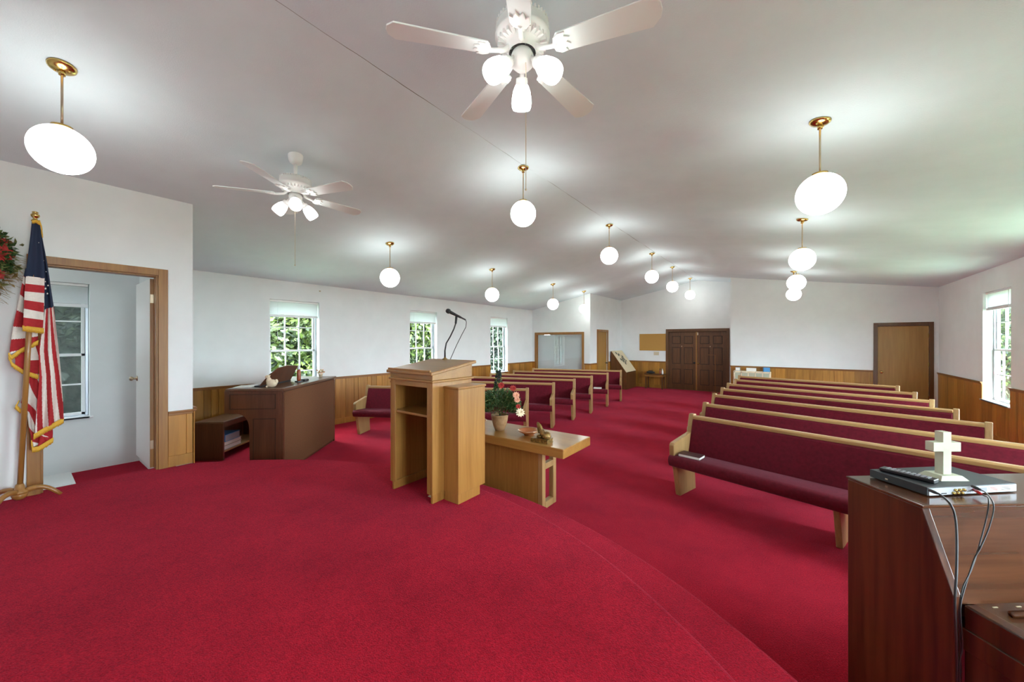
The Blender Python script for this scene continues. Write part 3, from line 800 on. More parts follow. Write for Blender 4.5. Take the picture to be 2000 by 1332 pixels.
tb = MB().xprism([(-.03, 1.061), (.515, 1.061 + .545 * sl_), (.510, 1.088 + .545 * sl_), (-.03, 1.088)], -W - .022, W + .022).build('slanted_top', M['lecternx'], r, bevel=.007, seg=3)
MB().box(-W + .0, W - .0, -.028, -.012, 1.088, 1.106).build('page_ledge', M['lecternx'], r, bevel=.004)
# floor outlet plate and plug inside the lectern foot
fo = thing('floor_outlet', 'ivory floor outlet plate with black plug inside the lectern foot', 'outlet', (-2.44, 2.20, .354))
MB().box(-.06, .06, -.06, .06, .0, .008).build('plate', M['plate'], fo, bevel=.002)
pg = MB().box(-.02, .02, -.02, .02, .008, .06); pg.build('plug', M['black'], fo, bevel=.004)
MB().tube([(0, 0, .055), (.0, .0, .085), (.02, .02, .095), (.035, .035, .07), (.05, .05, .01)], .004, 8).build('cable', M['plate'], fo)
# microphone
FM = 3.67
def mp(x, y): return pxw(x, y, FM)
mb0 = mp(869, 701)
r = thing('gooseneck_microphone', 'black gooseneck microphone standing on the lectern top', 'microphone', mb0)
def loc_(p_): return tuple(Vector(p_) - mb0)
MB().lathe([(.028, -.012), (.028, 0), (.012, .008), (.009, .02)], 20).build('flange', M['bronze'], r)
nk = [(869, 701), (869, 685), (871.6, 670.4), (879, 658), (886.3, 643), (890.5, 630.5)]
MB().tube([loc_(mp(*q)) for q in nk], [.009, .0075, .0065, .0065, .0065, .0065], 10).build('gooseneck', M['black'], r)
MB().tube([loc_(mp(*q)) for q in ((890, 632), (891.5, 618))], [.010, .012], 10).build('mic_clip', M['blackm'], r)
md = Vector(loc_(mp(909.4, 624.7))) - Vector(loc_(mp(875.2, 607.5)))
hd = Vector(loc_(mp(875.2, 607.5)))
T = Matrix.Translation(hd) @ md.normalized().to_track_quat('Z', 'Y').to_matrix().to_4x4(); ml = md.length
MB().lathe([(.0165, .02), (.016, .04), (.0125, .09), (.011, ml * .72), (.008, ml * .74), (.0075, ml)], 18, M4=T).build('mic_body', M['black'], r)
MB().lathe([(.0005, -.024), (.014, -.021), (.022, -.01), (.0245, .004), (.0235, .014), (.017, .022)], 20, M4=T).build('mic_grille', M['blackm'], r)
cb = [(909.4, 624.7), (911, 629.4), (909.8, 639), (902, 653.6), (891.5, 674.6), (879.5, 702)]
MB().tube([loc_(mp(*q)) for q in cb], .0032, 8).build('cable', M['black'], r)

# ------------------------------------------------------------------ communion table and things on it
TX0, TX1, TY0, TY1, TZ = -3.58, -1.66, 3.02, 3.60, .70
r = thing('communion_table', 'long honey oak communion table below the stage edge', 'table', ((TX0 + TX1) / 2, (TY0 + TY1) / 2, 0))
hw = (TX1 - TX0) / 2; hd_ = (TY1 - TY0) / 2
MB().box(-hw, hw, -hd_, hd_, TZ - .09, TZ).build('tabletop', M['lecternx'], r, bevel=.008, seg=3)
MB().box(-hw + .365, hw - .365, -.150, -.130, .02, TZ - .09).build('front_panel', M['lectern'], r, bevel=.003)
for s in (-1, 1):
    q = sorted((s * (hw - .31), s * (hw - .365))); lg = MB()
    lg.box(q[0], q[1], -.155, -.095, .0, TZ - .09); lg.box(q[0], q[1], .06, .12, 0, TZ - .09)
    lg.box(q[0], q[1], -.095, .06, .0, .07); lg.box(q[0], q[1], -.095, .06, .40, .46); lg.box(q[0], q[1], -.095, .06, TZ - .13, TZ - .09)
    lg.build('leg_frame', M['oaky'], r, bevel=.006)
def leafquad(mb, p_, d_, ln_, wd, mi=0, rnd=random):
    d_ = Vector(d_).normalized(); sd_ = d_.cross(Vector((rnd.uniform(-1, 1), rnd.uniform(-1, 1), rnd.uniform(-1, 1))))
    if sd_.length < .01: return
    sd_.normalize(); p_ = Vector(p_); nrm = d_.cross(sd_) * ln_ * .12
    a, b_, c_, e_ = p_, p_ + d_ * ln_ * .5 + sd_ * wd + nrm, p_ + d_ * ln_, p_ + d_ * ln_ * .5 - sd_ * wd + nrm
    mb.add([a, b_, c_, e_], [(0, 1, 2, 3)], mi)
def blossom(mb, c, r_, n=9, mi=0, nrm=(0, 0, 1)):
    nrm = Vector(nrm).normalized(); t = nrm.orthogonal().normalized(); b_ = nrm.cross(t); c = Vector(c)
    for ring, (rr, lift, k_) in enumerate(((1, .15, n), (.7, .4, n - 2), (.4, .6, n - 4))):
        for i in range(k_):
            a = 2 * PI * (i + ring * .4) / k_; d_ = t * math.cos(a) + b_ * math.sin(a); sd_ = nrm.cross(d_)
            p1 = c + d_ * r_ * rr * .55 + sd_ * r_ * .3 * rr + nrm * r_ * lift * .5; p2 = c + d_ * r_ * rr + nrm * r_ * lift; p3 = c + d_ * r_ * rr * .55 - sd_ * r_ * .3 * rr + nrm * r_ * lift * .5
            mb.add([c, p1, p2, p3], [(0, 1, 2, 3)], mi)
r = thing('potted_flowers', 'bushy green plant with red and cream flowers in a terracotta pot', 'plant', (-2.60, 3.26, TZ))
po = MB().lathe([(.045, 0), (.052, .004), (.072, .05), (.088, .11), (.093, .15), (.098, .165), (.096, .178), (.086, .178), (.082, .15)], 28, cap=False)
po.lathe([(.001, .0), (.045, 0)], 28, cap=False)
pt = po.build('flower_pot', M['terracotta'], r)
MB().lathe([(.0005, .15), (.083, .15)], 20, cap=False).build('soil', M['bark'], pt)
fo_ = MB(); rg = random.Random(3)
for i in range(2600):
    th = rg.uniform(0, 2 * PI); u = rg.uniform(-.35, 1); rr = .21 * rg.uniform(.25, 1) ** .6
    s_ = math.sqrt(max(0, 1 - u * u * .8)); p_ = Vector((rr * s_ * math.cos(th), rr * s_ * math.sin(th), .27 + rr * u * .85))
    leafquad(fo_, p_, (math.cos(th), math.sin(th), rg.uniform(-.2, 1.1)), rg.uniform(.03, .07), rg.uniform(.004, .010), rg.choice((0, 0, 0, 1)), rg)
for i in range(430):
    z = rg.uniform(.38, .66); rr = .045 * (1 - (z - .38) / .34); th = rg.uniform(0, 6.28)
    leafquad(fo_, (-.02 + rr * math.cos(th), rr * math.sin(th), z), (math.cos(th), math.sin(th), .8), .03, .009, rg.choice((2, 0, 2, 1)) if z > .50 else 0, rg)
fo_.build('foliage', [M['leaf'], M['leaf2'], M['spike']], r)
st = MB()
for (x, y, z) in ((0.02, 0, .4), (.1, .04, .38), (-.06, .03, .4), (.13, -.02, .3), (-.02, 0, .6)): st.tube([(0, 0, .15), (x * .5, y * .5, .26), (x, y, z)], .003, 6)
st.build('stems', M['leaf'], r)
for (x, y, F, rad, mt) in ((979, 753, 4.05, .032, 'petalr'), (1002, 758.5, 4.1, .032, 'petalr'), (1008, 772, 4.0, .034, 'petalp'), (1010, 781, 4.0, .030, 'petalp'), (1016, 806, 3.95, .042, 'petalw'), (1012, 794, 4.0, .024, 'petalr')):
    fb = MB(); P_ = pxw(x, y, F) - Vector((-2.60, 3.26, TZ)); blossom(fb, P_, rad * 1.25, 11, 0, (P_.x + .3, P_.y - .6, .5)); fb.build('blossom', M[mt], r)
def bowl(label, x, y):
    r = thing('shallow_bowl', label, 'bowl', (x, y, TZ), 0, 'glazed bowls on the communion table')
    MB().lathe([(.001, 0), (.05, 0), (.052, .012), (.085, .028), (.118, .048), (.120, .053), (.114, .053), (.08, .034), (.045, .020), (.001, .018)], 36, cap=False).build('dish', M['copper'], r)
    rm = MB()
    rm.lathe([(.116, .050), (.121, .054), (.119, .057), (.112, .054)], 36, cap=False); rm.build('rim', M['nickel'], r)
bowl('shallow orange glazed bowl right of the potted flowers', -2.22, 3.28)
bowl('shallow bowl half hidden behind the lectern wing', -2.98, 3.30)
# gilt praying hands on a book base
r = thing('praying_hands_figurine', 'gilt bronze praying hands figurine on a closed book base', 'figurine', (-1.965, 3.135, TZ), math.radians(3))
MB().box(-.095, .095, -.062, .062, .0, .006).box(-.095, .095, -.062, .062, .034, .040).box(-.095, .095, -.062, -.055, 0, .04).build('book_cover', M['bronze'], r, bevel=.003)
MB().box(-.09, .09, -.056, .058, .006, .034).build('book_pages', M['bronze'], r)
bd = MB()
for x in (-.07, -.05, .03, .05): bd.box(x, x + .005, -.065, -.061, .0, .041)
bd.build('spine_bands', M['bronze'], r)
hands = MB()
up_ = Vector((-.42, 0, .9)).normalized()
for s in (-1, 1):
    y_ = s * .009
    hands.tube([(.062, y_ * 1.8, .055), (.035, y_ * 1.5, .060), (.008, y_, .075), (-.008, y_, .098)], [.024, .019, .018, .019], 10)
    for i, (dx, ln_) in enumerate(((-.013, .050), (-.005, .060), (.003, .056), (.011, .044))):
        b_ = Vector((-.010 + dx, y_ * .8, .100)); m1 = b_ + up_ * ln_ * .5; e_ = b_ + up_ * ln_
        e_.y = y_ * .45; hands.tube([b_ - up_ * .012, b_, m1, e_], [.0075, .007, .0064, .004], 8)
    hands.tube([(-.016, y_ * 1.3, .078), (-.034, y_ * 1.2, .092), (-.040, y_, .112)], [.008, .007, .0045], 8)
hb = hands.build('hands', M['bronze'], r); hb.scale = (1.2, 1.2, 1.3); hb.location = (0, 0, -.012)
cf = MB()
for s in (-1, 1):
    for k_ in range(4):
        cf.tube([(.030 + k_ * .011, s * .010 - .022, .048), (.026 + k_ * .013, s * .012, .075 + .006 * math.sin(k_)), (.030 + k_ * .011, s * .010 + .022, .048)], .010, 8)
cf.ball((-.02, 0, .05), .028, 14, sq=(1.1, 1, .5)); cf.ball((.045, 0, .055), .034, 14, sq=(1.1, 1, .85))
cf = cf.build('robe_cuffs', M['bronze'], r); cf.scale = (1.15, 1.15, 1.3); cf.location = (0, 0, -.012)

# ------------------------------------------------------------------ organ
K1 = Vector((-5.14, 2.04, 0)); e_ang = math.atan2(.754, -.657)
# local x: from near end towards the far end, local y: towards the player (wall side)
r = thing('console_organ', 'dark walnut console organ with cloth back by the left window', 'organ', K1, e_ang)
OL, OD, OH = 1.64, .705, 1.10
MB().box(.03, OL - .03, .0, .014, .03, OH - .05).build('back_cloth', M['weave'], r)
ba = MB(); ba.box(0, OL, .014, .03, 0, OH - .03); ba.box(0, .03, -.002, .014, 0, OH - .05); ba.box(OL - .03, OL, -.002, .014, 0, OH - .05)
ba.build('back_frame', M['organ'], r, bevel=.002)
def endp():
    pts = [(0.03, 0), (0.03, OH - .03), (OD, OH - .03), (OD, .785), (.56, .785)]
    for i in range(1, 9):
        t = i / 8 * PI / 2; pts.append((.56 - .15 * math.sin(t), .60 + .185 * math.cos(t)))
    pts += [(.40, 0)]
    return pts
for x0 in (0, OL - .03): MB().prism(endp(), lambda a, b_, x0=x0: (x0, a, b_), lambda a, b_, x0=x0: (x0 + .03, a, b_)).build('end_panel', M['organ'], r, bevel=.004)
mo = MB()
def mframe(y0, y1, z0, z1, t=.006):
    for q in ((y0, y1, z0, z0 + t), (y0, y1, z1 - t, z1), (y0, y0 + t, z0, z1), (y1 - t, y1, z0, z1)): mo.box(-.006, 0, *q)
mframe(.09, .64, .84, 1.03); mframe(.09, .36, .06, .72)
mo.build('moulding', M['groove'], r)
MB().box(-.02, OL + .02, -.02, OD - .02, OH - .03, OH).build('organ_top', M['organx'], r, bevel=.006)
MB().box(.03, OL - .03, .03, .38, .02, .80).build('lower_case', M['organ'], r)
MB().box(.03, OL - .03, .38, .69, .78, .83).build('keybed', M['organ'], r)
MB().box(.03, OL - .03, .03, .38, .80, 1.06).build('upper_case', M['organ'], r)
def on_org(lx, ly, z=1.10):
    a = e_ang; return Vector((K1.x + lx * math.cos(a) - ly * math.sin(a), K1.y + lx * math.sin(a) + ly * math.cos(a), z))
# local y of organ: rotate(+90) of e=(-.657,.754) -> (-.754,-.657) = towards wall
# music desk
mr = thing('music_stand', 'dark brown slanted music desk resting on the organ top', 'music stand', on_org(.54, .36), e_ang)
md_ = MB(); pts = [(-.42, .0), (.34, .0), (.42, .21), (.10, .235), (-.12, .215), (-.28, .135)]
md_.prism(pts, lambda a, b_: (a, b_ * -.35, b_ + .02), lambda a, b_: (a, b_ * -.35 - .014, b_ + .014)); md_.build('desk_board', M['organ'], mr, bevel=.003)
MB().box(-.40, .34, -.02, .07, 0, .02).build('ledge', M['blackm'], mr, bevel=.003)
# squirrel-like ceramic
cr = thing('ceramic_figurine', 'cream ceramic lamb shaped figurine on the organ corner', 'figurine', on_org(.12, .20), e_ang + PI / 2)
b_ = MB(); b_.ball((0, 0, .052), .052, 18, sq=(1.25, .8, 1)); b_.ball((.035, 0, .082), .04, 16, sq=(.8, .75, 1.2)); b_.build('body', M['cream'], cr)
h_ = MB(); h_.ball((.052, 0, .135), .026, 16, sq=(1.15, .9, .95)); h_.ball((.036, .018, .150), .010, 8); h_.ball((.036, -.018, .150), .010, 8); h_.build('head', M['cream'], cr)
MB().ball((-.055, 0, .075), .028, 12, sq=(.8, .7, 1.1)).build('tail', M['cream'], cr)
MB().ball((.05, .02, .012), .014, 10).ball((.05, -.02, .012), .014, 10).build('feet', M['cream'], cr)
# candle lamp
cn = thing('candle_lamp', 'tall reddish brown candle lamp in front of the music desk', 'candle', on_org(.72, .15))
MB().lathe([(.001, .02), (.022, .02), (.026, .05), (.026, .16), (.02, .18), (.001, .182)], 20, cap=False).build('candle', M['amber'], cn)
MB().lathe([(.018, .18), (.022, .20), (.014, .225), (.006, .25), (.002, .27)], 16).build('glass_tip', M['silver'], cn)
MB().box(-.04, .05, -.04, .04, 0, .02).build('stand', M['black'], cn, bevel=.004)
bx = thing('small_black_box', 'small black box beside the candle lamp on the organ', 'box', on_org(.86, .14), e_ang)
MB().box(-.06, .06, -.04, .04, 0, .03).build('case', M['black'], bx, bevel=.004); MB().box(-.05, .05, -.03, .03, .03, .034).build('lid', M['blackm'], bx)
# little pot
sp0 = thing('small_flower_pot', 'tiny potted flowers at the far end of the organ top', 'plant', on_org(1.47, .16))
MB().lathe([(.022, 0), (.034, .05), (.038, .056), (.034, .056)], 16).build('pot', M['cream'], sp0)
q = MB(); rg = random.Random(5)
for i in range(90):
    th = rg.uniform(0, 6.28); rr = rg.uniform(0, .045); leafquad(q, (rr * math.cos(th), rr * math.sin(th), .055 + rg.uniform(0, .06)), (math.cos(th), math.sin(th), .8), .03, .008, rg.choice((0, 1, 2)), rg)
q.build('flowers', [M['leaf2'], M['petalw'], M['petalp']], sp0)
pp = thing('sheet_music', 'white open sheet music beside the music desk on the organ', 'paper', on_org(.22, .58), e_ang + .2)
MB().box(-.13, 0, -.10, .10, .0, .006).box(.002, .13, -.10, .10, 0, .006).build('pages', M['paper'], pp); MB().box(-.135, .135, -.105, .105, -.0, .001).build('cover', M['maroonbook'], pp)
# bench
bp0 = cw(5.28, -4.11, 0)
r = thing('organ_bench', 'dark wooden organ bench with an open shelf full of books', 'bench', bp0, e_ang)
BL, BW, BH = 1.05, .38, .55
MB().box(-.01, BL + .01, -.01, BW + .01, BH - .025, BH).build('bench_top', M['organx'], r, bevel=.004)
for x0 in (0, BL - .03): MB().box(x0, x0 + .03, 0, BW, 0, BH - .025).build('end_panel', M['organ'], r, bevel=.003)
MB().box(.03, BL - .03, BW - .02, BW, .12, BH - .025).build('back_panel', M['organ'], r)
MB().box(.03, BL - .03, .02, BW - .02, .10, .125).build('shelf', M['oakx'], r)
MB().box(.03, BL - .03, .0, .02, BH - .085, BH - .025).build('apron', M['organ'], r)
def benchpt(lx, ly, z):
    a = e_ang; return (bp0.x + lx * math.cos(a) - ly * math.sin(a), bp0.y + lx * math.sin(a) + ly * math.cos(a), z)
z = .1255
for i, (nm, lab, mt, h_, w_) in enumerate((('music_book', 'dark grey music book at the bottom of the bench pile', 'greybox', .06, .40), ('music_book', 'brown music book in the middle of the bench pile', 'paperc', .05, .38), ('music_box_file', 'blue topped file box on the bench book pile', 'bluebox', .10, .33))):
    o = thing(nm, lab, 'book' if i < 2 else 'box', benchpt(.05 + .02 * i, .03, z), e_ang)
    MB().box(0, w_, 0, .28, h_ - .006, h_).box(0, w_, 0, .28, 0, .006).box(0, .006, 0, .28, 0, h_).build('cover', M[mt], o)
    MB().box(.006, w_ - .006, .006, .274, .006, h_ - .006).build('pages' if i < 2 else 'body', M['paper'] if i < 2 else M['greybox'], o)
    z += h_ + .0005
# outlets
ou = thing('wall_outlet', 'black wall outlet in the panelling right of the organ', 'outlet', (-7.388, 3.86, .36))
MB().box(.0, .006, -.035, .035, -.058, .058).build('plate', M['black'], ou, bevel=.002); q = MB()
for zz in (-.022, .022): q.box(.006, .008, -.014, .014, zz - .013, zz + .013)
q.build('sockets', M['plate'], ou)
ou = thing('wall_outlet', 'black wall outlet low on the side room wall behind the flag', 'outlet', (-7.40, .04, .34))
MB().box(.0, .006, -.045, .045, -.06, .06).build('plate', M['black'], ou, bevel=.002)
q = MB()
for zz in (-.022, .022): q.box(.006, .008, -.014, .014, zz - .013, zz + .013)
q.build('sockets', M['blackm'], ou)
mt_ = thing('white_mat', 'white rounded mat on the side room floor seen through the doorway', 'mat', (-7.06, .16, 0))
rp = []
for cx_, cy_, a0_ in ((.30, .22, 0), (-.30, .22, 90), (-.30, -.42, 180), (.30, -.42, 270)):
    for i in range(7):
        a = math.radians(a0_ + 15 * i); rp.append((cx_ + .06 * math.cos(a), cy_ + .06 * math.sin(a)))
MB().zprism(rp, 0, .02).build('mat_board', M['white'], mt_, bevel=.004)
rp2 = [(a_ * .9, b2 * .9) for a_, b2 in rp]; MB().zprism(rp2, .02, .024).build('raised_centre', M['white'], mt_, bevel=.003)

# ------------------------------------------------------------------ flag on its stand
FX = -5.12
def fp(x, y, dx=0):
    """photo point -> plane X = FX + dx"""
    u = x - 1000; v0, v1, v2 = -SN * 725 + CS * u, CS * 725 + SN * u, 666 - y
    t = (FX + dx) / v0; return Vector((FX + dx, v1 * t, HC + v2 * t))
base = Vector((FX, .03, .354)); top = fp(70, 413)
r = thing('flag_stand', 'wooden flag pole on a curved three footed stand beside the doorway', 'flag stand', base)
dl = top - base
MB().tube([(0, 0, .10), tuple(dl * .962)], .0165, 16).build('pole', M['lectern'], r)
MB().lathe([(.016, 0), (.022, .006), (.024, .014), (.014, .024), (.012, .034), (.022, .044), (.026, .056), (.024, .066), (.014, .074), (.02, .082), (.014, .09), (.001, .092)], 20, cap=False,
           M4=Matrix.Translation(dl * .962)).build('finial', M['brass'], r)
MB().lathe([(.055, .085), (.05, .10), (.03, .115), (.024, .15), (.02, .16)], 20).lathe([(.02, .03), (.04, .05), (.05, .085)], 20).build('hub', M['lectern'], r)
for i, a in enumerate((math.radians(82), math.radians(-38), math.radians(228))):
    ft = MB(); path = []
    for k_ in range(9):
        t = k_ / 8; rr = .03 + .19 * t; zz = .095 + .035 * math.sin(t * PI * .9) - .098 * t ** 1.8
        path.append((rr * math.cos(a), rr * math.sin(a), max(zz, .013)))
    ft.tube(path, [.022, .022, .021, .020, .018, .017, .016, .015, .012], 10)
    ft.build('foot', M['lectern'], r)
fr_ = thing('us_flag', 'folded red white and blue flag with gold fringe on its pole', 'flag', base)
Z1 = 1 / 2.665
def fc(x, y): return (x * Z1, 400 + y * Z1)
cloth = MB()
def sheet(lp, rp_, colf, dx, amp, nf, nu=72, nv=130, ph=0):
    """lp/rp: left and right border polylines (crop px), colf(u,v)->material index"""
    def pol(P_, t):
        n = len(P_) - 1; i = min(int(t * n), n - 1); f = t * n - i
        return (P_[i][0] + (P_[i + 1][0] - P_[i][0]) * f, P_[i][1] + (P_[i + 1][1] - P_[i][1]) * f)
    vs = []
    for j in range(nv + 1):
        v = j / nv; a = pol(lp, v); b_ = pol(rp_, v)
        for i in range(nu + 1):
            u = i / nu; x = a[0] + (b_[0] - a[0]) * u; y = a[1] + (b_[1] - a[1]) * u
            d_ = dx + amp * math.sin(u * nf * PI + ph + v * .8) * (.35 + .65 * v)
            vs.append(fp(*fc(x, y), d_) - base)
    nb = len(vs)
    o0 = len(cloth.v); cloth.v += [tuple(v) for v in vs]
    cloth.v += [(v.x - .003, v.y, v.z) for v in vs]
    for j in range(nv):
        for i in range(nu):
            q = [j * (nu + 1) + i, j * (nu + 1) + i + 1, (j + 1) * (nu + 1) + i + 1, (j + 1) * (nu + 1) + i]
            c_ = colf((i + .5) / nu, (j + .5) / nv)
            cloth.f.append([o0 + k_ for k_ in q]); cloth.mi.append(c_); cloth.sm.append(True)
            cloth.f.append([o0 + nb + k_ for k_ in q[::-1]]); cloth.mi.append(c_); cloth.sm.append(True)
def fringe_line(pts, w_, dx, ang=(0, 1), n=60):
    """gold fringe: strands hanging from a polyline"""
    fringe = MB(); tot = [0]
    for a, b_ in zip(pts, pts[1:]): tot.append(tot[-1] + math.hypot(b_[0] - a[0], b_[1] - a[1]))
    m_ = max(8, int(tot[-1] / 3.2))
    for k_ in range(m_):
        t = tot[-1] * k_ / (m_ - 1); i = 0
        while i < len(tot) - 2 and t > tot[i + 1]: i += 1
        f = (t - tot[i]) / max(1e-6, tot[i + 1] - tot[i])
        x = pts[i][0] + (pts[i + 1][0] - pts[i][0]) * f; y = pts[i][1] + (pts[i + 1][1] - pts[i][1]) * f
        p0 = fp(*fc(x, y), dx + .004) - base; p1 = fp(*fc(x + ang[0] * w_ * .5 + random.uniform(-1, 1), y + ang[1] * w_ * .5), dx + .006) - base
        p2 = fp(*fc(x + ang[0] * w_ + random.uniform(-2, 2), y + ang[1] * w_ * random.uniform(.9, 1.05)), dx + .003) - base
        fringe.tube([p0, p1, p2], [.0036, .0034, .0024], 5)
    fringe.build('fringe', M['gold'], fr_)
RD, WH, BLU = 0, 1, 2
# back right drape: blue upper part, then long slanting stripes
sheet([(192, 95), (205, 200), (215, 300), (228, 420), (233, 552)], [(206, 92), (224, 190), (246, 300), (262, 410), (280, 530)], lambda u, v: BLU, -.01, .012, 3)
def cR(u, v):
    s = u * 5.0 - v * 1.6 + 2.2
    return RD if int(math.floor(s)) % 2 == 1 else WH
sheet([(233, 545), (218, 650), (200, 760), (205, 900), (196, 1000), (188, 1100), (182, 1190)], [(280, 528), (292, 640), (306, 760), (318, 880), (326, 1000), (330, 1060), (331, 1112)], cR, -.005, .022, 4, ph=.6)
# back lower left part
def cB(u, v):
    s = v * 4.6 - u * 1.5; return RD if int(math.floor(s + 4)) % 2 == 1 else WH
sheet([(140, 880), (122, 960), (108, 1030), (140, 1080), (150, 1160), (165, 1225), (172, 1260)], [(206, 880), (204, 960), (202, 1030), (200, 1080), (198, 1150), (235, 1185), (275, 1215)], cB, -.03, .018, 3)
sheet([(215, 1180), (205, 1230), (195, 1260)], [(275, 1165), (276, 1190), (272, 1235)], lambda u, v: RD, -.02, .01, 2)
# left drape behind the pole
def cL(u, v):
    s = v * 7.2 - u * .55
    if s < 0.95: return BLU
    return RD if int(math.floor(s)) % 2 == 0 else WH
sheet([(132, 330), (120, 380), (112, 420), (95, 510), (70, 620), (58, 700), (48, 780)], [(165, 330), (170, 390), (175, 450), (180, 520), (190, 600), (195, 660), (200, 712)], cL, -.025, .014, 3)
sheet([(75, 790), (80, 810), (76, 842)], [(200, 715), (205, 800), (198, 892)], lambda u, v: (WH if (u > .45 and v < .55 and u - v * .3 < .85) else RD), -.03, .012, 2, nv=70)
# canton in front and the striped front fold over the pole
sheet([(165, 88), (158, 160), (148, 240), (138, 320), (132, 372)], [(208, 92), (216, 180), (226, 270), (230, 330), (232, 384)], lambda u, v: BLU, .024, .012, 2.5)
def cF(u, v): return WH if int(v * 6) % 2 == 0 else RD
sheet([(135, 370), (128, 450), (124, 540), (120, 632)], [(232, 382), (231, 460), (228, 560), (224, 640)], cF, .034, .010, 2.2, nv=90)
cl_ = cloth.build('cloth', [M['flagred'], M['flagwhite'], M['blue']], fr_)
st_ = MB()
for (x, y, rr) in ((202, 197, 3), (226, 290, 5), (240, 348, 3.5), (236, 400, 5), (237, 436, 7), (250, 420, 6), (247, 462, 6), (140, 352, 3)):
    pts = []
    for k_ in range(10):
        a = PI / 2 + k_ * PI / 5; q = rr if k_ % 2 == 0 else rr * .42; pts.append((x + q * math.cos(a), y - q * math.sin(a)))
    st_.prism(pts, lambda a, b_: fp(*fc(a, b_), .028) - base, lambda a, b_: fp(*fc(a, b_), .03) - base)
st_.build('stars', M['flagwhite'], cl_)
fringe_line([(119, 628), (160, 634), (226, 642)], 30, .036)
fringe_line([(170, 82), (190, 78), (208, 92)], 16, .030); fringe_line([(205, 80), (215, 110), (218, 150)], 22, .03, (.15, 1))
fringe_line([(46, 770), (60, 785), (110, 748), (198, 705)], 24, -.02)
fringe_line([(46, 780), (62, 820), (120, 860), (198, 885)], 24, -.022)
fringe_line([(178, 1192), (240, 1155), (331, 1108)], 32, -.0, (-.1, 1))
fringe_line([(164, 1225), (170, 1262), (200, 1258), (275, 1212)], 28, -.01)
fringe_line([(84, 1040), (104, 1060), (144, 1074)], 24, -.03, (-.1, 1)); fringe_line([(100, 1018), (90, 1040)], 20, -.03, (-.6, 1))

# ------------------------------------------------------------------ wreath on the wall at the left edge
WC = Vector((-5.298, -.33, 2.38))
r = thing('floral_wreath', 'dried flower wreath with red blossoms on the wall, cut by the left edge', 'wreath', WC)
rg = random.Random(11); ring = MB()
for k_ in range(5):
    path = []
    for i in range(41):
        a = 2 * PI * i / 40; rr = .27 + .018 * math.sin(5 * a + k_ * 1.3); path.append((.035 + .014 * math.cos(4 * a + k_), rr * math.cos(a), rr * math.sin(a) * 1.12))
    ring.tube(path, .008, 6, cap=False)
ring.build('vine_ring', M['bark'], r)
lv = MB()
for i in range(1300):
    a = rg.uniform(0, 2 * PI); rr = .27 + rg.gauss(0, .035); p_ = Vector((.03 + rg.uniform(0, .07), rr * math.cos(a), rr * math.sin(a) * 1.12))
    rad = Vector((0, math.cos(a), math.sin(a))); d_ = rad * rg.uniform(-.4, 1) + Vector((rg.uniform(.2, .9), rg.uniform(-.6, .6), rg.uniform(-.6, .6)))
    low = math.sin(a) < -.35
    leafquad(lv, p_, d_, rg.uniform(.04, .085), rg.uniform(.010, .020), rg.choice((2, 2, 1)) if low else rg.choice((0, 0, 1, 1)), rg)
for i in range(70):
    a = rg.uniform(-1.2, .1); p_ = Vector((.06, .29 * math.cos(a), .31 * math.sin(a))); q_ = p_ + Vector((rg.uniform(0, .05), rg.uniform(.02, .16), rg.uniform(-.12, .02)))
    lv.tube([p_, (p_ + q_) / 2 + Vector((.01, 0, .01)), q_], .0014, 4, 2)
lv.build('leaves', [M['leaf'], M['leaf2'], M['dryleaf']], r)
for a in (.42, .12, .85, -.45, 1.6, 2.4, 3.3, 4.2):
    fb = MB(); blossom(fb, (.10, .28 * math.cos(a), .31 * math.sin(a)), .075 if a > 0 else .05, 9, 0, (1, math.cos(a) * .9, math.sin(a) * .3)); fb.build('blossom', M['petalr'], r)

# ------------------------------------------------------------------ upright piano
PA = cw(1.761, 1.592, 0); PB = cw(1.451, 1.604, 0)
fd = (PB - PA).normalized(); p_ang = math.atan2(fd.y, fd.x) + PI / 2   # local -y is the front direction
PL, PH = 1.42, 1.06
r = thing('upright_piano', 'dark mahogany upright piano seen from its end, bottom right', 'piano', PA, p_ang)
# local x -> along the keyboard away from the camera side, local y -> towards the back
kd = (PB - PA).length; kc = kd * 1.323
sp2 = [(0, 0), (0, PH - .012), (-kd, PH - .012), (-kc, .768), (-kc, 0)]
for x0 in (0, PL - .03): MB().xprism(sp2, x0, x0 + .03).build('side_panel', M['piano'], r, bevel=.004)
MB().box(-.006, PL + .006, -kd - .006, .004, PH - .012, PH + .0).build('lid', M['pianox'], r, bevel=.004)
MB().box(.03, PL - .03, -.02, 0, .05, PH - .012).build('back_board', M['piano'], r)
sx = (kc - kd) / (PH - .768)
MB().xprism([(-kd + .002, PH - .014), (-kd + .03, PH - .014), (-kc + .035, .735), (-kc + .008, .735)], .03, PL - .03).build('front_panel', M['pianox'], r)
MB().xprism([(-kc + .02, .05), (-kc + .05, .05), (-kc + .05, .60), (-kc + .02, .60)], .03, PL - .03).build('knee_panel', M['piano'], r)
MB().box(.03, PL - .03, -kc - .235, -kc + .05, .58, .66).build('keybed', M['piano'], r, bevel=.004)
for x0 in (.035, PL - .085): MB().xprism([(-kc - .25, .36), (-kc - .002, .36), (-kc - .002, .742), (-kc - .20, .742), (-kc - .25, .70)], x0, x0 + .05).build('arm', M['piano'], r, bevel=.006)
for x0 in (.035, PL - .085): MB().xprism([(-kc - .24, 0), (-kc - .17, 0), (-kc - .16, .36), (-kc - .245, .36)], x0, x0 + .05).build('leg', M['piano'], r, bevel=.006)
fbm = MB().xprism([(-kc + .03, .735), (-kc - .03, .735), (-kc - .21, .715), (-kc - .21, .68), (-kc + .03, .68)], .085, PL - .085).build('fallboard', M['pianox'], r, bevel=.004)
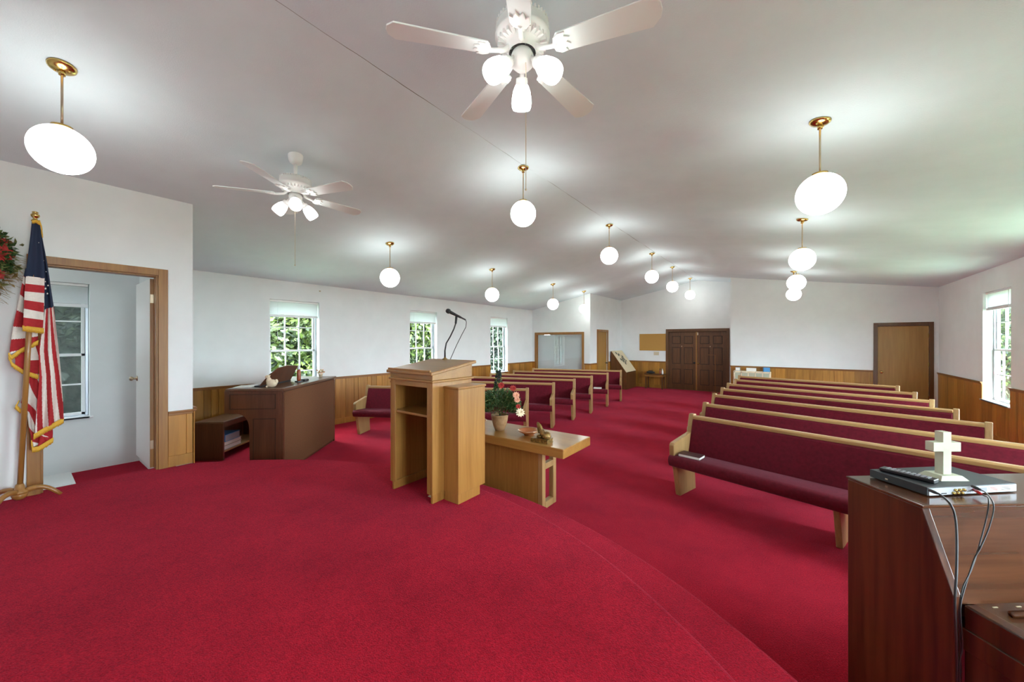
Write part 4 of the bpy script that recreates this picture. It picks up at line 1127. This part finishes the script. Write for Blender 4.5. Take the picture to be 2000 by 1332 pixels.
MB().tube([(.14, -kc - .055, .742), (PL - .14, -kc - .055, .742)], .010, 12).build('fallboard_rail', M['pianox'], fbm)
q = MB()
for x in (.13, .22, .31): q.box(x, x + .018, -kc - .016, -kc - .012, .736, .738)
q.build('felt_marks', M['plate'], fbm)
# disc player
D0 = cw(1.521, 1.707, PH); D1 = cw(1.57, 2.146, PH)
da = math.atan2((D1 - D0).y, (D1 - D0).x)
r = thing('dvd_player', 'flat black disc player with silver connector side on the piano', 'disc player', D0, da)
DW, DD, DHH = .43, .225, .038
MB().box(0, DW, .004, DD, .004, DHH).build('casing', M['dvd'], r, bevel=.0015)
MB().box(.004, DW - .003, 0, .0035, .006, DHH - .003).build('connector_panel', M['silver'], r)
q = MB()
for i, x in enumerate((.115, .135, .155, .125, .145, .165)):
    T = Matrix.Translation((x, 0, .012 + .012 * (i // 3))) @ Matrix.Rotation(PI / 2, 4, 'X')
    q.lathe([(.006, 0), (.006, .006), (.003, .009)], 12, M4=T)
q.build('sockets', M['brass'], r)
for (xa, xb, za, zb_, m1, rows_) in ((.21, .28, .010, .028, 'greybox', 0), (.29, .335, .008, .030, 'paper', 4), (.345, .40, .012, .030, 'paper', 3), (.06, .085, .010, .014, 'blackm', 0)):
    q = MB().box(xa, xb, -.0008, 0, za, zb_, 0)
    for k_ in range(rows_): q.box(xa + .005, xb - .005, -.0016, -.0008, za + .003 + k_ * .0048, za + .0045 + k_ * .0048, 1)
    q.build('sticker', [M[m1], M['red'] if rows_ == 4 else M['blackm']], r)
for x in (.02, DW - .04):
    for y in (.02, DD - .04): MB().box(x, x + .02, y, y + .02, 0, .004).build('foot', M['black'], r)
MB().box(.0, .0, 0, 0, 0, 0) if 0 else None
vg = MB().box(-.001, 0, DD - .075, DD - .065, .014, .020); vg.build('indicator', M['plate'], r)
# cross
cb_ = cw(1.64, 1.905, PH + DHH)
r = thing('standing_cross', 'small ivory painted wooden cross standing on the disc player', 'cross', cb_, YAW)
q = MB(); a_, b2 = .062, .046
q.add([(-a_, -b2, 0), (a_, -b2, 0), (a_, b2, 0), (-a_, b2, 0), (-.044, -.034, .018), (.044, -.034, .018), (.044, .034, .018), (-.044, .034, .018)], [(0, 3, 2, 1), (4, 5, 6, 7), (0, 1, 5, 4), (1, 2, 6, 5), (2, 3, 7, 6), (3, 0, 4, 7)])
q.build('base', M['crossp'], r, bevel=.001)
cp = [(-.018, .018), (.018, .018), (.018, .118), (.060, .118), (.060, .158), (.018, .158), (.018, .203), (-.018, .203), (-.018, .158), (-.060, .158), (-.060, .118), (-.018, .118)]
MB().yprism(cp, -.016, .018).build('cross_shape', M['crossp'], r, bevel=.0012)
# remote
R0 = pxw(1722, 910, 1.725); R1 = pxw(1822, 944, 1.575)
dv = (R1 - R0); dv.z = 0
r = thing('remote_control', 'black remote control lying across the disc player', 'remote control', (R0.x, R0.y, PH + DHH + .0002), math.atan2(dv.y, dv.x))
LR = .175
MB().xprism([(-.024, .008), (-.018, 0), (.018, 0), (.024, .008), (.024, .018), (-.024, .018)], 0, LR).build('casing', M['black'], r, bevel=.003)
q = MB()
for i in range(9):
    for j in range(3): q.box(.02 + i * .016, .029 + i * .016, -.016 + j * .012, -.008 + j * .012, .018, .0205)
q.build('buttons', M['greybox'], r)
# cables from the player down behind the piano arm
def cable(name, label, pts, rr, mt, extra=None):
    P = [Vector(p_) for p_ in pts]; o0 = P[-1]
    # smooth
    Q = []
    for i in range(len(P) - 1):
        p0 = P[max(i - 1, 0)]; p1 = P[i]; p2 = P[i + 1]; p3 = P[min(i + 2, len(P) - 1)]
        for k_ in range(8):
            t = k_ / 8; Q.append(.5 * ((2 * p1) + (p2 - p0) * t + (2 * p0 - 5 * p1 + 4 * p2 - p3) * t * t + (-p0 + 3 * p1 - 3 * p2 + p3) * t ** 3))
    Q.append(P[-1])
    r = thing(name, label, 'cable', o0)
    MB().tube([tuple(q_ - o0) for q_ in Q], rr, 8).build('cord', mt, r)
    if extra: extra(r, P, o0)
    return r
def pc(x, y, F): return pxw(x, y, F)
def boots(r, P, o0):
    d_ = (P[1] - P[0]).normalized()
    T = Matrix.Translation(P[0] - o0) @ d_.to_track_quat('Z', 'Y').to_matrix().to_4x4()
    MB().lathe([(.006, -.002), (.0062, .02), (.004, .036)], 12, M4=T).build('plug', r['pm'] if 0 else M['blackm'], r)
def boots_red(r, P, o0):
    d_ = (P[1] - P[0]).normalized()
    T = Matrix.Translation(P[0] - o0) @ d_.to_track_quat('Z', 'Y').to_matrix().to_4x4()
    MB().lathe([(.006, -.002), (.0062, .022), (.0035, .042)], 12, M4=T).build('plug', M['red'], r)
cable('power_cord', 'thick black power cord hanging from the disc player', [pc(1817, 958, 1.50), pc(1836, 966, 1.455), pc(1856, 985, 1.40), pc(1866, 1012, 1.385), pc(1869, 1060, 1.36), pc(1868, 1120, 1.33), pc(1865, 1180, 1.315), pc(1868, 1250, 1.31), pc(1870, 1330, 1.31), pc(1872, 1420, 1.31)], .0038, M['black'], boots)
cable('audio_cable', 'thin audio cable with a red plug hanging from the disc player', [pc(1903, 957, 1.54), pc(1922, 968, 1.49), pc(1931, 976, 1.43), pc(1927, 1010, 1.40), pc(1914, 1060, 1.37), pc(1898, 1110, 1.34), pc(1880, 1150, 1.325), pc(1873, 1200, 1.315), pc(1876, 1270, 1.31), pc(1878, 1400, 1.31)], .0022, M['black'], boots_red)
cable('audio_cable', 'thin audio cable with a black plug hanging from the disc player', [pc(1900, 950, 1.54), pc(1922, 960, 1.49), pc(1934, 972, 1.43), pc(1941, 992, 1.40), pc(1932, 1030, 1.38), pc(1915, 1070, 1.36), pc(1903, 1092, 1.345), pc(1884, 1150, 1.325), pc(1876, 1190, 1.312), pc(1880, 1262, 1.305), pc(1874, 1300, 1.305), pc(1874, 1400, 1.305)], .0022, M['black'], boots)

# ------------------------------------------------------------------ things at the back
r = thing('display_rack', 'tall dark display rack with slanted cream photo board', 'display rack', (-5.11, 12.78, 0))
w_ = .57; y1 = 1.0
for y0 in (0, y1 - .03): MB().yprism([(0, 0), (w_, 0), (w_, .60), (.03, 1.33), (0, 1.33)], y0, y0 + .03).build('side_panel', M['darkdoor'], r, bevel=.003)
MB().box(w_ - .02, w_, .03, y1 - .03, 0, .59).build('front_panel', M['darkdoor'], r)
MB().box(0, .015, .03, y1 - .03, 0, 1.30).build('back_panel', M['darkdoor'], r)
sl = Vector((w_ - .03, 0, .60 - 1.33)); 
bo = MB().yprism([(.03, 1.33), (w_, .60), (w_ + .012, .61), (.04, 1.345)], -.005, y1 + .005).build('slanted_board', M['paperc'], r)
sl_n = sl.normalized(); nn = Vector((-sl_n.z, 0, sl_n.x))
if nn.z < 0: nn = -nn
ph = MB(); rg = random.Random(4)
for (u, v, s_) in ((.12, .25, .08), (.18, .42, .07), (.22, .33, .06), (.30, .62, .08), (.42, .30, .08), (.45, .45, .08), (.42, .60, .08), (.52, .38, .07), (.54, .55, .07), (.36, .50, .06), (.62, .45, .07), (.50, .70, .06)):
    c0 = Vector((.04, 0, 1.345)) + sl_n * (u * .92) + Vector((0, v * y1, 0)) + nn * .003
    a = rg.uniform(-.5, .5); t1 = sl_n * math.cos(a) + Vector((0, 1, 0)) * math.sin(a); t2 = -sl_n * math.sin(a) + Vector((0, 1, 0)) * math.cos(a)
    vs = [c0 + t1 * i * s_ * .6 + t2 * j * s_ * .6 for i, j in ((-1, -1), (1, -1), (1, 1), (-1, 1))]
    ph.add(vs + [v_ + nn * .003 for v_ in vs], [(0, 3, 2, 1), (4, 5, 6, 7), (0, 1, 5, 4), (1, 2, 6, 5), (2, 3, 7, 6), (3, 0, 4, 7)])
ph.build('pinned_photos', M['photo'], bo)
r = thing('cork_board', 'plain orange brown cork board left of the double doors', 'notice board', (-3.985, 13.949, 1.655))
MB().box(-.455, .455, -.016, 0, -.295, .295).build('cork_sheet', M['cork'], r)
q = MB(); q.box(-.465, .465, -.02, 0, .295, .305).box(-.465, .465, -.02, 0, -.305, -.295).box(-.465, -.455, -.02, 0, -.295, .295).box(.455, .465, -.02, 0, -.295, .295); q.build('board_frame', M['cork'], r)
r = thing('light_switch', 'ivory three gang light switch plate under the cork board', 'switch', (-3.85, 13.949, 1.245))
MB().box(-.09, .09, -.006, 0, -.06, .06).build('plate', M['plate'], r, bevel=.002)
q = MB()
for x in (-.05, 0, .05): q.box(x - .006, x + .006, -.014, -.006, -.012, .012)
q.build('toggles', M['plate'], r)
r = thing('side_table', 'small dark wooden table left of the double doors', 'table', (-3.83, 13.72, 0))
MB().box(-.33, .33, -.19, .19, .50, .53).build('tabletop', M['darkdoor'], r, bevel=.004)
MB().box(-.29, .29, -.16, .16, .43, .50).build('apron', M['casing'], r)
for x in (-1, 1):
    for y in (-1, 1): MB().box(x * .28 - .02, x * .28 + .02, y * .15 - .02, y * .15 + .02, 0, .43).build('leg', M['darkdoor'], r, bevel=.003)
r = thing('black_bag', 'low dark cloth bag on the small side table', 'bag', (-3.98, 13.70, .53))
MB().ball((0, 0, .045), .05, 16, sq=(3.1, 2.1, .9)).build('cloth_body', M['blackm'], r)
MB().tube([(-.08, 0, .085), (-.04, 0, .10), (.04, 0, .10), (.08, 0, .085)], .008, 8).build('handle', M['blackm'], r)
def bottle(label, x, y, m1, m2):
    r = thing('bottle', label, 'bottle', (x, y, .53), 0, 'bottles on the side table')
    MB().lathe([(.03, 0), (.032, .01), (.032, .11), (.014, .14), (.013, .155)], 18).build('body', m1, r)
    MB().lathe([(.016, .150), (.016, .185), (.01, .19)], 14).build('cap', m2, r)
bottle('dark capped brown bottle, left of the two on the side table', -3.66, 13.72, M['amber'], M['black'])
bottle('white bottle, right of the two on the side table', -3.575, 13.70, M['white'], M['silver'])
r = thing('floor_stand', 'thin brown metal stand before the right leaf of the double doors', 'stand', (-1.92, 13.72, 0))
MB().tube([(-.22, 0, 1.24), (0, 0, 1.24), (0, 0, .02)], .008, 8).build('pole', M['casing'], r); MB().lathe([(.11, 0), (.10, .015), (.01, .02)], 20).build('base_disc', M['casing'], r)
# white grille unit with things on top
r = thing('heater_unit', 'low white metal heater with vertical grille below the right back wall', 'heater', (-.845, 12.70, 0))
MB().box(-.45, .45, -.12, .12, 0, .83).build('casing', M['plate'] if 0 else M['cream'], r, bevel=.006)
q = MB(); q.box(-.42, .42, -.124, -.12, .60, .80, 1)
for x in (-.42, -.25, -.08, .09, .26, .42): q.box(x - .012, x + .012, -.132, -.12, .56, .82, 0)
q.box(-.43, .43, -.132, -.12, .79, .82, 0); q.box(-.43, .43, -.132, -.12, .56, .60, 0)
q.build('grille', [M['cream'], M['grille']], r)
def small_box(name, label, cat, x, w_, h_, mt, rz=0):
    r = thing(name, label, cat, (x, 12.70, .83), rz)
    MB().box(-w_ / 2, w_ / 2, -.05, .05, 0, h_).build('carton' if cat == 'box' else 'sheets', M[mt], r, bevel=.003)
    MB().box(-w_ / 2 + .01, w_ / 2 - .01, -.052, -.05, .012, h_ - .012).build('label_panel', M['paper'] if mt != 'bluebox' else M['bluebox'], r)
small_box('grey_carton', 'small grey carton at the left end of the heater', 'box', -1.19, .12, .10, 'greybox')
small_box('paper_stack', 'stack of white papers in the middle of the heater', 'papers', -.86, .24, .09, 'paper')
small_box('blue_carton', 'small blue carton at the right end of the heater', 'box', -.50, .15, .12, 'bluebox', .2)
r = thing('wall_hook', 'tiny dark hook high on the left wall near the ceiling', 'hook', (-7.399, 3.60, 2.68))
MB().box(0, .012, -.012, .012, -.012, .012).build('hook_plate', M['nickel'], r); MB().tube([(.012, 0, 0), (.03, 0, -.004), (.034, 0, .012)], .003, 6).build('prong', M['nickel'], r)

# ------------------------------------------------------------------ outdoors
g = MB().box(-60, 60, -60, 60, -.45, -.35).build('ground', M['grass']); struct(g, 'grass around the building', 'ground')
g = MB(); g.box(-10.2, -7.62, -2, 16, -.35, -.30); g.box(3.02, 5.6, -2, 16, -.35, -.30)  # unseen strips added to throw green bounce light onto the ceiling
struct(g.build('bounce_strip', M['lawn']), 'unseen pale lawn strips added to bounce light indoors', 'lawn')
def tree(name, label, x, y, h_, rad, mt, seed, dens=13000):
    rg = random.Random(seed); r = thing(name, label, 'tree', (x, y, -.35), 0, 'green trees seen through the windows')
    MB().tube([(0, 0, 0), (.1, 0, h_ * .3), (.0, .1, h_ * .55), (.1, 0, h_ * .85)], [.16, .13, .09, .03], 10).build('trunk', M['bark'], r)
    f_ = MB()
    cl_ = [(Vector((rg.uniform(-1, 1) * rad * .7, rg.uniform(-1, 1) * rad * .7, rg.uniform(.10, .95) * h_)), rg.uniform(.35, .6) * rad) for i in range(46)]
    for i in range(dens):
        c_, cr_ = rg.choice(cl_); d_ = Vector((rg.gauss(0, 1), rg.gauss(0, 1), rg.gauss(0, 1))).normalized(); p_ = c_ + d_ * cr_ * rg.uniform(.3, 1)
        leafquad(f_, p_, d_ + Vector((0, 0, -.3)), rg.uniform(.14, .26), rg.uniform(.045, .08), rg.choice((0, 0, 1)), rg)
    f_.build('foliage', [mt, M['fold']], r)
tree('tree', 'sunlit green tree seen through the window behind the organ', -12.4, 5.25, 4.6, 1.95, M['fol'], 1)
tree('tree', 'yellow green tree seen through the window behind the microphone', -12.4, 10.45, 4.6, 1.95, M['fol'], 3)
tree('tree', 'bluish green tree seen through the farthest left window', -12.4, 15.6, 4.6, 1.95, M['folb'], 4)
tree('tree', 'dim green tree outside the clouded side room window', -12.0, .2, 4.4, 1.9, M['folb'], 5)
tree('tree', 'green tree seen through the right wall window', 6.3, 21.4, 5.0, 2.4, M['fol'], 6)
